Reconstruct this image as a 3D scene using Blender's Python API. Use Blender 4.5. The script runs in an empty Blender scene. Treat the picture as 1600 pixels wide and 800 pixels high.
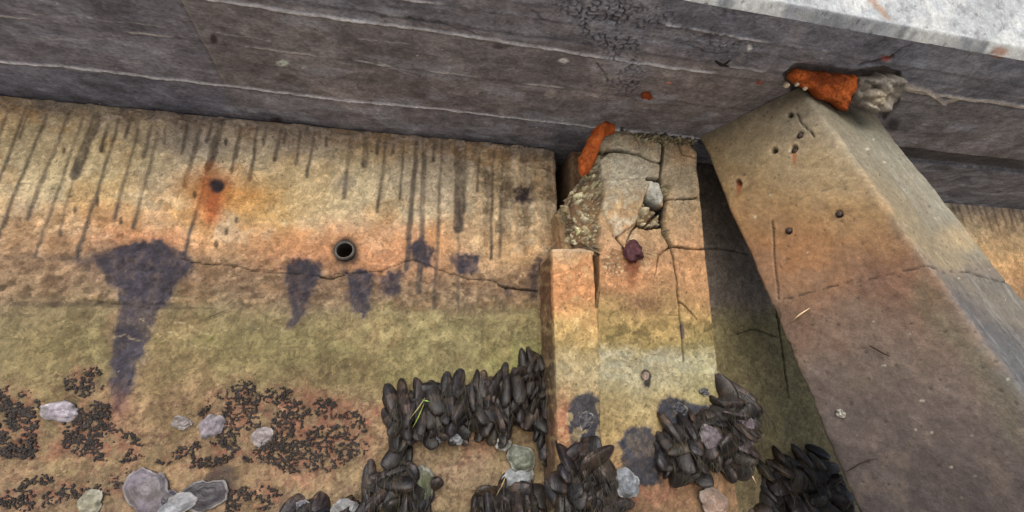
import bpy, math
import numpy as np
from mathutils import Matrix, Vector

sc = bpy.context.scene
COL = sc.collection
# ------------------------------------------------------------------ camera
# wide phone lens, held 0.7 m in front of the sea wall (wall plane Y=0, X along it, Z up, eye at Z=0)
F_PX, CXP, CYP = 623.0, 800.0, 400.0
V = np.array([-20.0, -2100.0, F_PX]); V /= np.linalg.norm(V)
H = np.array([3367.0, 153.0, F_PX]); H -= V * (H @ V); H /= np.linalg.norm(H)
N = np.cross(V, H)
if N[2] < 0: N = -N
R = np.array([H, N, V])
EYE = np.array([0.0, -0.7, 0.0])
cam = bpy.data.objects.new('camera', bpy.data.cameras.new('camera'))
COL.objects.link(cam); sc.camera = cam
cam.data.sensor_width = 36.0
cam.data.lens = F_PX / 1600.0 * 36.0
cam.data.clip_start = 0.02; cam.data.clip_end = 500
Mw = Matrix([[*(R @ [1, 0, 0]), 0], [*(R @ [0, -1, 0]), 0], [*(R @ [0, 0, -1]), 0], [0, 0, 0, 1]]).transposed()
Mw.translation = EYE
cam.matrix_world = Mw
# ------------------------------------------------------------------ light
SUN_EL, SUN_AZ = math.radians(33), math.radians(192)     # soft overcast daylight from the open side, behind the viewer
world = bpy.data.worlds.new('World'); sc.world = world; world.use_nodes = True
wn = world.node_tree.nodes; wl = world.node_tree.links
sky = wn.new('ShaderNodeTexSky'); sky.sky_type = 'NISHITA'; sky.sun_disc = False
sky.sun_elevation = SUN_EL; sky.sun_rotation = SUN_AZ; sky.dust_density = 2.0; sky.ozone_density = 1.0
wl.new(sky.outputs[0], wn['Background'].inputs[0]); wn['Background'].inputs[1].default_value = 0.14
sun = bpy.data.objects.new('sun', bpy.data.lights.new('sun', 'SUN')); COL.objects.link(sun)
sun.data.energy = 1.1; sun.data.angle = math.radians(60); sun.data.color = (1.0, 0.985, 0.965)
d = Vector((math.sin(SUN_AZ) * math.cos(SUN_EL), math.cos(SUN_AZ) * math.cos(SUN_EL), math.sin(SUN_EL)))
sun.rotation_euler = d.to_track_quat('Z', 'Y').to_euler()
sc.view_settings.view_transform = 'Standard'; sc.view_settings.look = 'None'
sc.view_settings.exposure = 1.04; sc.view_settings.gamma = 1.0; sc.view_settings.use_curve_mapping = False

# ------------------------------------------------------------------ helpers
rng = np.random.default_rng(7)
def ray(x, y): return R @ np.array([x - CXP, y - CYP, F_PX])
def at(x, y, axis, val):
    r = ray(x, y); return EYE + r * ((val - EYE[axis]) / r[axis])
def hit(x, y, p0, n):
    r = ray(x, y); n = np.asarray(n, float); return EYE + r * ((n @ (np.asarray(p0) - EYE)) / (n @ r))
def S(r, g, b):
    c = np.array([r, g, b]) / 255.0
    return np.where(c <= 0.04045, c / 12.92, ((c + 0.055) / 1.055) ** 2.4)
def _h(ix, iy, seed):
    n = (ix * 374761393 + iy * 668265263 + seed * 974711) & 0xffffffff
    n = ((n ^ (n >> 13)) * 1274126177) & 0xffffffff
    n = (n ^ (n >> 16)) & 0xffffffff
    return (n & 0xffff) / 65535.0
def vn(x, y, seed=0):
    xi = np.floor(x).astype(np.int64); yi = np.floor(y).astype(np.int64)
    fx = x - xi; fy = y - yi
    fx = fx * fx * fx * (fx * (fx * 6 - 15) + 10); fy = fy * fy * fy * (fy * (fy * 6 - 15) + 10)
    a = _h(xi, yi, seed); b = _h(xi + 1, yi, seed); c = _h(xi, yi + 1, seed); e = _h(xi + 1, yi + 1, seed)
    return (a * (1 - fx) + b * fx) * (1 - fy) + (c * (1 - fx) + e * fx) * fy
def fbm(x, y, o=4, seed=0, g=0.5):
    t = 0; a = 1; s = 0
    for i in range(o):
        t = t + a * vn(x * 2 ** i + 17.3 * i, y * 2 ** i - 9.1 * i, seed + i); s += a; a *= g
    return t / s
def voro(x, y, seed=0):
    xi = np.floor(x).astype(np.int64); yi = np.floor(y).astype(np.int64)
    f1 = np.full(x.shape, 9.0); f2 = np.full(x.shape, 9.0); idv = np.zeros(x.shape)
    for dx in (-1, 0, 1):
        for dy in (-1, 0, 1):
            cx = xi + dx; cy = yi + dy
            q = np.hypot(cx + _h(cx, cy, seed) - x, cy + _h(cx, cy, seed + 5) - y)
            m = q < f1
            f2 = np.where(m, f1, np.minimum(f2, q)); idv = np.where(m, _h(cx, cy, seed + 9), idv); f1 = np.where(m, q, f1)
    return f1, f2, idv
def ss(a, b, x):
    t = np.clip((x - a) / (b - a), 0, 1); return t * t * (3 - 2 * t)
def sdpoly(u, v, pts):
    pts = np.asarray(pts, float); dd = np.full(u.shape, 1e12); ins = np.zeros(u.shape, bool)
    for i in range(len(pts)):
        a = pts[i]; b = pts[(i + 1) % len(pts)]; e = b - a
        t = np.clip(((u - a[0]) * e[0] + (v - a[1]) * e[1]) / (e @ e + 1e-9), 0, 1)
        dd = np.minimum(dd, (u - a[0] - t * e[0]) ** 2 + (v - a[1] - t * e[1]) ** 2)
        cr = ((a[1] <= v) & (b[1] > v)) | ((b[1] <= v) & (a[1] > v))
        xs = a[0] + (v - a[1]) * e[0] / (e[1] if abs(e[1]) > 1e-9 else 1e-9)
        ins ^= cr & (u < xs)
    dd = np.sqrt(dd); return np.where(ins, -dd, dd)

class Surf:
    """a dense sheet of real relief; the layout of its stains is measured in photograph units on the sheet itself"""
    def __init__(s, P, flip=False):
        s.P = P; s.flip = flip
        q = (P.reshape(-1, 3) - EYE) @ R
        dz = np.maximum(q[:, 2], 0.03)
        s.u = (CXP + F_PX * q[:, 0] / dz).reshape(P.shape[:2]); s.v = (CYP + F_PX * q[:, 1] / dz).reshape(P.shape[:2])
        seg = np.linalg.norm(np.diff(P, axis=1), axis=2)
        s.a = np.concatenate([np.zeros((P.shape[0], 1)), np.cumsum(seg, 1)], 1)     # arc length across, metres
        s.z = P[..., 2]; s.x = P[..., 0]; s.y = P[..., 1]
        s.col = np.zeros(P.shape); s.h = np.zeros(P.shape[:2])
        w = 40.0
        s.w1 = (fbm(s.u / w, s.v / w, 4, 101) - .5); s.w2 = (fbm(s.u / w + 50, s.v / w, 4, 131) - .5)
    def uv(s, warp): return s.u + s.w1 * warp, s.v + s.w2 * warp
    def poly(s, pts, soft=3, warp=14):
        u, v = s.uv(warp); return 1 - ss(-soft, soft, sdpoly(u, v, pts))
    def ell(s, x, y, rx, ry, soft=.4, warp=14):
        u, v = s.uv(warp); return 1 - ss(1 - soft, 1 + soft, np.hypot((u - x) / rx, (v - y) / ry))
    def stroke(s, pts, w, w2=None, soft=1.0, warp=6):
        u, v = s.uv(warp); pts = np.asarray(pts, float); w2 = w if w2 is None else w2
        out = np.zeros(u.shape); n = len(pts) - 1
        for i in range(n):
            a, b = pts[i], pts[i + 1]; e = b - a
            t = np.clip(((u - a[0]) * e[0] + (v - a[1]) * e[1]) / (e @ e + 1e-9), 0, 1)
            dd = np.hypot(u - a[0] - t * e[0], v - a[1] - t * e[1])
            ww = w + (w2 - w) * (i + t) / n
            out = np.maximum(out, 1 - ss(ww / 2 - soft, ww / 2 + soft, dd))
        return out
    def mix(s, m, c, amt=1.0):
        m = np.clip(m * amt, 0, 1)[..., None]; s.col = s.col * (1 - m) + np.asarray(c) * m
    def mul(s, f): s.col = s.col * np.asarray(f)[..., None]
    def stops(s, t, st):
        st = sorted(st); xs = [q[0] for q in st]; cs = np.array([S(*q[1]) for q in st])
        for k in range(3): s.col[..., k] = np.interp(t, xs, cs[:, k])
    def crack(s, pts, w=2.0, w2=None, depth=.012, warp=10, dark=.9, c=(.012, .011, .01)):
        m = s.stroke(pts, w, w2, soft=.8, warp=warp); s.mix(m, c, dark); s.h -= m * depth; return m
    def mottle(s, a=.35, b=.3, c=.35, seed=3, grain=.0006):
        x, z = s.a, s.z
        n1 = fbm(x / .07, z / .07, 5, seed); n2 = fbm(x / .016, z / .016, 4, seed + 20); n3 = vn(x / .0035, z / .0035, seed + 40)
        s.mul((1 + a * (n1 - .5) * 2) * (1 + b * (n2 - .5) * 2) * (1 + c * (n3 - .5)))
        f1, f2, i = voro(x / .014, z / .014, seed + 60); i = (i * 7919) % 1
        s.mix(ss(.16, .05, f1) * (i > .86), S(54, 46, 40), .7); s.mix(ss(.09, .04, f1) * (i < .02), S(190, 180, 160), .6); s.h -= ss(.16, .05, f1) * (i > .93) * .0012
        s.h += (n1 - .5) * .004 + (n2 - .5) * .0016 + (n3 - .5) * grain
    def pebbles(s, m, size=.007, hgt=.004, seed=60, light=(206, 194, 164), dark=(98, 80, 60), amt=.85):
        s.mix(m, S(*dark), amt * .85)
        for k_, (sz, pr) in enumerate(((size * .55, .45), (size * 1.35, .42))):
            f1, f2, i = voro(s.a / sz + s.w1 * .8 * size / sz, s.z / sz * 1.15 + s.w2 * .5, seed + 11 * k_)
            rad = .28 + .3 * ((i * 131) % 1); e = np.clip((rad - f1) / .25, 0, 1) * (i > pr)
            s.h += m * e * hgt * (.5 + .5 * k_)
            cc = S(*light)[None, None] * (.5 + .6 * ((i * 977) % 1))[..., None] * np.stack([np.ones(i.shape), .94 + .08 * ((i * 53) % 1), .8 + .25 * ((i * 331) % 1)], -1)
            k = np.clip(m * ss(.05, .4, e) * amt, 0, 1)[..., None]; s.col = s.col * (1 - k) + cc * k
        s.h -= m * hgt * .5
    def build(s, name, mat, parent=None, smooth=True, gain=1.0):
        gy = np.gradient(s.P, axis=0); gx = np.gradient(s.P, axis=1)
        n = np.cross(gx, gy); n /= np.linalg.norm(n, axis=2, keepdims=True) + 1e-12
        if s.flip: n = -n
        Q = s.P + n * s.h[..., None]
        r, c = Q.shape[:2]
        idx = np.arange(r * c).reshape(r, c)
        f = np.stack([idx[:-1, :-1], idx[:-1, 1:], idx[1:, 1:], idx[1:, :-1]], -1).reshape(-1, 4)
        if s.flip: f = f[:, ::-1]
        return rawmesh(name, Q.reshape(-1, 3), f, mat, parent, np.clip(s.col * gain, .004, .9).reshape(-1, 3), smooth)

def rawmesh(name, v, f, mat, parent=None, col=None, smooth=True):
    me = bpy.data.meshes.new(name); v = np.asarray(v, np.float32)
    f = [np.asarray(f)] if isinstance(f, np.ndarray) else [np.asarray(q) for q in f]
    me.vertices.add(len(v)); me.vertices.foreach_set('co', v.ravel())
    li = np.concatenate([q.ravel() for q in f]).astype(np.int32)
    tot = np.concatenate([np.full(len(q), q.shape[1]) for q in f]).astype(np.int32)
    st = np.concatenate([[0], np.cumsum(tot)[:-1]]).astype(np.int32)
    me.loops.add(len(li)); me.loops.foreach_set('vertex_index', li)
    me.polygons.add(len(tot)); me.polygons.foreach_set('loop_start', st); me.polygons.foreach_set('loop_total', tot)
    me.update(calc_edges=True)
    if smooth: me.polygons.foreach_set('use_smooth', np.ones(len(tot), bool))
    if col is not None:
        at_ = me.color_attributes.new('Col', 'FLOAT_COLOR', 'POINT')
        at_.data.foreach_set('color', np.concatenate([col, np.ones((len(col), 1))], 1).astype(np.float32).ravel())
    me.materials.append(mat)
    o = bpy.data.objects.new(name, me); COL.objects.link(o)
    if parent is not None: o.parent = parent
    return o
def tag(o, label=None, cat=None, group=None, kind=None):
    if label: o['label'] = label
    if cat: o['category'] = cat
    if group: o['group'] = group
    if kind: o['kind'] = kind
    return o
def empty(name): 
    o = bpy.data.objects.new(name, None); o.empty_display_size = .05; COL.objects.link(o); return o
def box(name, a, b, mat, parent=None):
    x0, y0, z0 = a; x1, y1, z1 = b
    v = [(x0, y0, z0), (x1, y0, z0), (x1, y1, z0), (x0, y1, z0), (x0, y0, z1), (x1, y0, z1), (x1, y1, z1), (x0, y1, z1)]
    f = np.array([(0, 3, 2, 1), (4, 5, 6, 7), (0, 1, 5, 4), (1, 2, 6, 5), (2, 3, 7, 6), (3, 0, 4, 7)])
    return rawmesh(name, v, f, mat, parent, np.tile(S(120, 112, 105), (8, 1)), False)
def axis_(a, b, step, out0, out1):
    """even spacing where it is seen near to, coarser beyond"""
    c = np.arange(a, b + step / 2, step)
    l = a - np.cumsum(np.geomspace(step, .2, 22)); r = b + np.cumsum(np.geomspace(step, .2, 22))
    return np.concatenate([l[l > out0][::-1], c, r[r < out1]])

# ------------------------------------------------------------------ materials
def mat_(name, rough=.85, spec=.3):
    m = bpy.data.materials.new(name); m.use_nodes = True
    nt = m.node_tree; b = nt.nodes['Principled BSDF']
    b.inputs['Roughness'].default_value = rough; b.inputs['Specular IOR Level'].default_value = spec
    return m, nt, b
def node(nt, t, **k):
    n = nt.nodes.new(t)
    for a, v in k.items():
        if a in n.inputs: n.inputs[a].default_value = v
        else: setattr(n, a, v)
    return n
def concrete(name, rough=.85, spec=.25, var=.5, scale=430, bump=.6, stretch=(1, 1, 1), dist=.0012, lines=.3, lscale=38):
    m, nt, b = mat_(name, rough, spec); L = nt.links.new
    tc = node(nt, 'ShaderNodeTexCoord'); mp = node(nt, 'ShaderNodeMapping'); mp.inputs['Scale'].default_value = stretch
    L(tc.outputs['Object'], mp.inputs[0])
    at_ = node(nt, 'ShaderNodeVertexColor', layer_name='Col')
    n1 = node(nt, 'ShaderNodeTexNoise', Scale=scale, Detail=5.0, Roughness=.65)
    n2 = node(nt, 'ShaderNodeTexNoise', Scale=scale * .22, Detail=6.0, Roughness=.7)
    vo = node(nt, 'ShaderNodeTexVoronoi', Scale=scale * 1.3)
    for n in (n1, n2, vo): L(mp.outputs[0], n.inputs['Vector'])
    a = node(nt, 'ShaderNodeMath', operation='MULTIPLY'); L(n1.outputs[0], a.inputs[0]); L(n2.outputs[0], a.inputs[1])
    mr = node(nt, 'ShaderNodeMapRange'); L(a.outputs[0], mr.inputs[0])
    mr.inputs[1].default_value = .1; mr.inputs[2].default_value = .42; mr.inputs[3].default_value = 1 - var; mr.inputs[4].default_value = 1 + var
    n3 = node(nt, 'ShaderNodeTexNoise', Scale=lscale, Detail=7.0, Roughness=.62, Distortion=.6); L(mp.outputs[0], n3.inputs['Vector'])
    s1 = node(nt, 'ShaderNodeMath', operation='SUBTRACT'); L(n3.outputs[0], s1.inputs[0]); s1.inputs[1].default_value = .5
    s2 = node(nt, 'ShaderNodeMath', operation='ABSOLUTE'); L(s1.outputs[0], s2.inputs[0])
    ln = node(nt, 'ShaderNodeMapRange'); L(s2.outputs[0], ln.inputs[0]); ln.inputs[1].default_value = 0; ln.inputs[2].default_value = .022; ln.inputs[3].default_value = 1 - lines; ln.inputs[4].default_value = 1
    sg = node(nt, 'ShaderNodeMapRange'); L(s1.outputs[0], sg.inputs[0]); sg.inputs[1].default_value = -.03; sg.inputs[2].default_value = .03; sg.inputs[3].default_value = 1 - lines * .35; sg.inputs[4].default_value = 1 + lines * .35
    pv = node(nt, 'ShaderNodeTexVoronoi', Scale=scale * .36); L(mp.outputs[0], pv.inputs['Vector'])
    pr = node(nt, 'ShaderNodeMapRange'); L(pv.outputs['Distance'], pr.inputs[0]); pr.inputs[1].default_value = .08; pr.inputs[2].default_value = .2; pr.inputs[3].default_value = 1 - lines; pr.inputs[4].default_value = 1
    k1 = node(nt, 'ShaderNodeMath', operation='MULTIPLY'); L(ln.outputs[0], k1.inputs[0]); L(sg.outputs[0], k1.inputs[1])
    k2 = node(nt, 'ShaderNodeMath', operation='MULTIPLY'); L(k1.outputs[0], k2.inputs[0]); L(pr.outputs[0], k2.inputs[1])
    k3 = node(nt, 'ShaderNodeMath', operation='MULTIPLY'); L(k2.outputs[0], k3.inputs[0]); L(mr.outputs[0], k3.inputs[1]); mr = k3
    vm = node(nt, 'ShaderNodeVectorMath', operation='MULTIPLY')
    L(at_.outputs[0], vm.inputs[0]); L(mr.outputs[0], vm.inputs[1]); L(vm.outputs[0], b.inputs['Base Color'])
    bm = node(nt, 'ShaderNodeBump', Strength=bump, Distance=dist)
    ad = node(nt, 'ShaderNodeMath', operation='MULTIPLY_ADD'); L(vo.outputs['Distance'], ad.inputs[0]); ad.inputs[1].default_value = .35
    L(n1.outputs[0], ad.inputs[2]); a2 = node(nt, 'ShaderNodeMath', operation='ADD'); L(ad.outputs[0], a2.inputs[0]); L(k2.outputs[0], a2.inputs[1]); L(a2.outputs[0], bm.inputs['Height']); L(bm.outputs[0], b.inputs['Normal'])
    return m
M_wall = concrete('weathered_concrete', var=.42, bump=.7)
M_soffit = concrete('boardmarked_concrete', scale=420, stretch=(.45, 1, 1), var=.5, bump=.4, lines=.16, lscale=34)
M_but = concrete('smooth_concrete', lines=.12, lscale=30, var=.32, scale=430, bump=.4)
M_ground = concrete('mud', rough=.6)
M_foam = concrete('orange_foam', rough=.9, var=.5, scale=330, bump=1.0, spec=.15, dist=.002)
M_rock = concrete('broken_concrete', var=.4, scale=180, bump=.8)
M_shell = concrete('oyster_shell', rough=.5, spec=.4, var=.45, scale=260, bump=.4, lines=.12)
M_rust = concrete('rusted_iron', rough=.75, var=.5, scale=200, bump=.9)
M_crust = concrete('black_crust', rough=.6, spec=.35, var=.5, scale=200, bump=.6)
M_stick = concrete('dry_stem', rough=.8, var=.2)
def mussel_mat():
    m, nt, b = mat_('mussel_shell', .5, .4); L = nt.links.new
    tc = node(nt, 'ShaderNodeTexCoord'); oi = node(nt, 'ShaderNodeObjectInfo')
    at_ = node(nt, 'ShaderNodeVertexColor', layer_name='Col')
    mp = node(nt, 'ShaderNodeMapping'); mp.inputs['Scale'].default_value = (3.2, .5, 3.2); L(tc.outputs['Object'], mp.inputs[0])
    ns = node(nt, 'ShaderNodeTexNoise', Scale=100.0, Detail=5.0); L(mp.outputs[0], ns.inputs['Vector'])
    wv = node(nt, 'ShaderNodeTexWave', Scale=60.0, Distortion=14.0, Detail=3.0); wv.bands_direction = 'Y'
    wv.inputs['Detail Scale'].default_value = 1.0
    L(tc.outputs['Object'], wv.inputs['Vector'])
    mr = node(nt, 'ShaderNodeMapRange'); L(ns.outputs[0], mr.inputs[0]); mr.inputs[1].default_value = .3; mr.inputs[2].default_value = .75
    mr.inputs[3].default_value = .3; mr.inputs[4].default_value = 2.2
    rp = node(nt, 'ShaderNodeValToRGB'); L(oi.outputs['Random'], rp.inputs[0])
    e = rp.color_ramp.elements; e[0].color = (.3, .31, .36, 1); e[1].color = (.58, .56, .38, 1)
    e2 = rp.color_ramp.elements.new(.4); e2.color = (.46, .39, .36, 1); e3 = rp.color_ramp.elements.new(.75); e3.color = (.8, .68, .70, 1)
    v1 = node(nt, 'ShaderNodeVectorMath', operation='MULTIPLY'); L(at_.outputs[0], v1.inputs[0]); L(mr.outputs[0], v1.inputs[1])
    v2 = node(nt, 'ShaderNodeVectorMath', operation='MULTIPLY'); L(v1.outputs[0], v2.inputs[0]); L(rp.outputs[0], v2.inputs[1])
    L(v2.outputs[0], b.inputs['Base Color'])
    ad = node(nt, 'ShaderNodeMath', operation='ADD'); L(wv.outputs['Fac'], ad.inputs[0]); L(ns.outputs[0], ad.inputs[1])
    bm = node(nt, 'ShaderNodeBump', Strength=.3, Distance=.0007); L(ad.outputs[0], bm.inputs['Height']); L(bm.outputs[0], b.inputs['Normal'])
    return m
M_mussel = mussel_mat()

ZS = 0.449            # underside of the deck
# ------------------------------------------------------------------ ground
gx = axis_(-2, 3, .05, -60, 60); gy = axis_(-3, .2, .05, -60, 1.0)
gx = np.concatenate([[-80, -20], gx, [20, 80]]); gy = np.concatenate([[-80, -20], gy])
X, Y = np.meshgrid(gx, gy)
g = Surf(np.stack([X, Y, np.full(X.shape, -.55)], -1)); g.z = Y.copy()
g.col[:] = S(176, 168, 156); g.mottle(.3, .3, .2, 5); g.h *= 6
g.flip = False
tag(g.build('ground', M_ground), kind='structure')

# ------------------------------------------------------------------ sea wall
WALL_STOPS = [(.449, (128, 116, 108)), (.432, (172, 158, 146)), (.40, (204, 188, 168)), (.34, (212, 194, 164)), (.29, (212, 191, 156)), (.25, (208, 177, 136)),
              (.205, (186, 150, 114)), (.165, (144, 116, 90)), (.13, (126, 104, 82)), (.108, (130, 113, 88)), (.08, (128, 115, 84)), (.04, (122, 111, 77)),
              (-.02, (120, 105, 74)), (-.08, (124, 106, 80)), (-.16, (116, 97, 76)), (-.26, (104, 88, 70)), (-.5, (85, 72, 60))]
DARK = S(60, 56, 66)
wall = tag(empty('seawall_panel'), 'stained concrete sea wall with dark drips above green algae, left of the cracked pillar', 'sea wall')
wx = axis_(-.82, .80, .0021, -2.6, .95); wz = axis_(-.27, .447, .0021, -.62, .4475)
X, Z = np.meshgrid(wx, wz)
w = Surf(np.stack([X, np.zeros(X.shape), Z], -1))
zz = w.z + (fbm(w.x / .12, w.z / .12, 4, 77) - .5) * .05 + (fbm(w.x / .1, w.z / .1, 4, 78) - .5) * .05
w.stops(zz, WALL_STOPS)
top = ss(.17, .24, w.z)
q1 = fbm(w.x / .09, w.z / .07, 5, 1001); q2 = fbm(w.x / .035, w.z / .028, 5, 1011); q3 = fbm(w.x / .05, w.z / .12, 4, 1021)
w.mix(top * ss(.5, .64, q1), S(206, 160, 98), .6); w.mix(top * ss(.55, .68, q2), S(214, 198, 166), .55); w.mix(top * ss(.45, .3, q2), S(176, 138, 98), .5); w.mix(top * ss(.55, .68, q3), S(176, 158, 138), .45)
low = 1 - ss(.07, .13, w.z + (q2 - .5) * .09)
w.mix(low * ss(.52, .66, q2), S(148, 132, 92), .45); w.mix(low * ss(.46, .32, q2), S(102, 90, 62), .5); w.mix(low * ss(.55, .7, q1), S(152, 122, 92), .6); w.mix(low * ss(.45, .32, q1), S(112, 98, 66), .4)
# broad colour fields
w.mix(w.ell(590, 385, 150, 42, .6, 40), S(200, 130, 84), .55)
w.mix(w.ell(460, 385, 90, 30, .7, 40), S(202, 142, 98), .45)
w.mix(w.ell(150, 348, 130, 26, .7, 50), S(198, 144, 92), .5)
w.mix(w.ell(230, 375, 90, 22, .7, 40), S(200, 126, 84), .45)
w.mix(w.ell(430, 300, 110, 40, .8, 50), S(216, 176, 106), .6)
w.mix(w.ell(120, 250, 130, 60, .8, 50), S(206, 184, 132), .5)
w.mix(w.ell(560, 285, 90, 60, .8, 50), S(214, 196, 158), .6)
w.mix(w.ell(300, 225, 60, 22, .8, 30), S(158, 150, 146), .7)
w.mix(w.ell(470, 225, 60, 20, .8, 30), S(170, 160, 152), .5)
w.mix(w.ell(660, 260, 60, 60, .8, 30), S(172, 162, 152), .35)
w.mix(w.ell(760, 380, 60, 40, .8, 40), S(208, 176, 134), .6)
w.mix(w.ell(520, 535, 260, 42, .8, 60), S(116, 108, 70), .55)
w.mix(w.ell(260, 560, 170, 40, .8, 60), S(124, 112, 74), .45)
w.mix(w.ell(770, 540, 110, 40, .8, 60), S(128, 121, 84), .7)
w.mix(w.ell(815, 560, 60, 22, .8, 30), S(118, 124, 62), .6)
w.mix(w.ell(690, 590, 120, 14, .8, 30), S(124, 122, 74), .4)
w.mix(w.ell(690, 720, 90, 70, .7, 50), S(146, 124, 98), .7)
w.mix(w.ell(300, 690, 300, 60, .8, 80), S(134, 112, 80), .5)
for (x, y, a, b, k) in [(500, 650, 60, 38, .75), (235, 662, 14, 10, .8), (80, 705, 34, 16, .7), (150, 690, 26, 14, .5), (690, 668, 46, 20, .6), (735, 690, 36, 30, .55), (560, 700, 40, 30, .3),
                        (395, 640, 30, 18, .4), (30, 690, 30, 16, .4), (470, 745, 40, 20, .45), (330, 745, 40, 18, .3), (590, 660, 14, 22, .7)]:
    n = fbm(w.u / 14, w.v / 14, 3, 88); w.mix(w.ell(x, y, a, b, .7, 30) * ss(.35, .65, n), S(138, 82, 66), k * .8)
# rough eroded band above the cold joint and eroded ridges beside the pillar
band = ss(.098, .116, w.z + (fbm(w.x / .04, w.z / .02, 3, 1031) - .5) * .03) * (1 - ss(.15, .215, zz)) * (1 - ss(.2, .23, w.x))
band = np.maximum(band, .9 * w.poly([(-300, 345), (60, 335), (180, 345), (290, 410), (280, 474), (-300, 468)], 12, 40))
er = w.poly([(725, 255), (790, 238), (872, 238), (872, 410), (835, 440), (790, 385), (735, 395)], 14, 50)
rough = np.clip(band * .8 + er * .55, 0, 1)
rn = fbm(w.x / .011, w.z / .009, 4, 200); r2 = fbm(w.x / .03, w.z / .02, 3, 210)
w.h += rough * (rn - .55) * .011 - band * .002
w.mix(rough * ss(.5, .66, rn), S(178, 150, 116), .55); w.mix(rough * ss(.52, .36, rn), S(96, 76, 60), .6)
w.mix(rough * ss(.55, .7, r2), S(128, 98, 68), .5)
w.pebbles(np.clip(er * ss(.55, .7, r2), 0, 1), .006, .003, amt=.5)
rid = er * np.clip(np.sin((w.x + (fbm(w.x / .06, w.z / .2, 3, 33) - .5) * .05) / .0075), -1, 1); w.h += rid * .003
w.mix(er * ss(.3, 1, -rid), S(118, 92, 70), .4); w.mix(er * ss(.3, 1, rid), S(212, 178, 136), .45)
jn = ss(.007, .001, np.abs(w.z - .106 + (fbm(w.x / .05, w.z * 0, 3, 40) - .5) * .006)); jn = jn * (.3 + .7 * ss(450, 250, w.u)); w.h -= jn * .002 * ss(.25, .15, w.x)
w.mix(jn * ss(.4, .6, fbm(w.x / .03, w.z / .03, 3, 41)) * ss(.25, .15, w.x), S(70, 60, 50), .6)
w.h += ss(.11, .096, w.z) * .0012
# scaly green crust below the joint
sc1 = w.ell(700, 520, 170, 40, .5, 50) * ss(.45, .6, fbm(w.x / .02, w.z / .02, 4, 300)); w.h += sc1 * .0022; w.mix(sc1, S(150, 138, 96), .55)
sc2 = ss(.56, .64, fbm(w.x / .03, w.z / .03, 5, 310)) * (1 - ss(.08, .1, w.z)); w.mix(sc2, S(100, 84, 56), .45); w.h -= sc2 * .001
sp = ss(.62, .72, fbm(w.x / .006, w.z / .006, 2, 320)) * (1 - ss(-.05, .05, w.z)); w.mix(sp, S(88, 58, 50), .55)
# drips
DRIPS = [((12, 176), (-8, 235), 6), ((42, 168), (-6, 290), 6), ((76, 170), (-4, 365), 7), ((108, 176), (40, 342), 8), ((130, 186), (52, 402), 6),
         ((152, 182), (116, 275), 17), ((116, 270), (92, 366), 5), ((186, 188), (120, 402), 7), ((166, 198), (158, 235), 7), ((206, 184), (195, 214), 6), ((215, 204), (178, 341), 6),
         ((236, 198), (223, 245), 7), ((248, 203), (208, 355), 7), ((293, 192), (283, 240), 5), ((313, 196), (289, 291), 8), ((346, 190), (326, 260), 14), ((332, 240), (289, 396), 6), ((378, 193), (360, 270), 5),
         ((376, 213), (370, 245), 5), ((402, 200), (391, 280), 6), ((438, 202), (428, 250), 7), ((470, 206), (463, 258), 6), ((494, 206), (481, 276), 6), ((548, 212), (538, 308), 8),
         ((570, 216), (569, 258), 11), ((602, 220), (591, 331), 6), ((630, 222), (624, 310), 4), ((651, 215), (634, 420), 9), ((663, 218), (655, 455), 10), ((690, 220), (678, 482), 6),
         ((716, 222), (717, 356), 17), ((718, 330), (714, 479), 5), ((727, 228), (724, 332), 6), ((748, 240), (745, 300), 5), ((770, 238), (767, 405), 5), ((785, 242), (781, 402), 5), ((52, 160), (30, 215), 4), ((260, 192), (255, 225), 4), ((512, 208), (510, 228), 5),
         ((445, 204), (442, 222), 5), ((416, 200), (412, 224), 4), ((590, 218), (588, 240), 6), ((615, 222), (613, 238), 6), ((678, 222), (676, 250), 5), ((330, 194), (322, 222), 6)]
for i, (a, b, ww) in enumerate(DRIPS):
    q = np.linspace(0, 1, 6); pts = [(a[0] + (b[0] - a[0]) * t, a[1] + (b[1] - a[1]) * t) for t in q]
    m = w.stroke(pts, ww * .8, ww * 1.0, soft=2.2, warp=6)
    t = (w.v - a[1]) / (b[1] - a[1])
    m *= rng.uniform(.55, .85) + .35 * np.clip(t, 0, 1) + .5 * (fbm(w.u / 8, w.v / 20, 3, 400 + i) - .5)
    w.mix(m, S(84, 75, 69), .80)
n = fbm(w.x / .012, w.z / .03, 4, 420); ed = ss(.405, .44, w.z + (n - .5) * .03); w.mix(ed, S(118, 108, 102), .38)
chips = ss(.56, .62, fbm(w.x / .018, w.z / .01, 3, 430)) * ss(.415, .43, w.z); w.mix(chips, S(182, 165, 150), .75); w.h += chips * .003
# dark bleeding patches
BIG = [(150, 408), (168, 398), (190, 382), (215, 378), (243, 368), (262, 382), (300, 402), (300, 424), (276, 440), (266, 466), (246, 484), (236, 520), (214, 582), (192, 622), (176, 640), (172, 600), (184, 520), (190, 480), (182, 456), (168, 440), (150, 420)]
def stain(s, pts, c=DARK, amt=.94, warp=13, soft=4):
    s.mix(s.poly(pts, soft * 4, warp * 3), c * 1.6 + np.array([.03, .016, .006]), amt * .45)
    m = np.maximum(s.poly(pts, soft * 1.2, warp * 1.7) * .9, s.poly(pts, soft * 3, warp * 1.5)); m = ss(.12, .75, m + (fbm(s.u / 6, s.v / 9, 4, 23) - .5) * .9 * (m > .02) * (m < .98)); m = m * (.80 + .3 * ss(.3, .6, fbm(s.u / 9, s.v / 12, 4, 19)));  s.mix(m * (.8 + .4 * (fbm(s.u / 22, s.v / 22, 4, 17))), c, amt); return m
stain(w, BIG); stain(w, [(118, 398), (170, 402), (172, 418), (130, 410)], amt=.55, soft=8)
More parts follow.
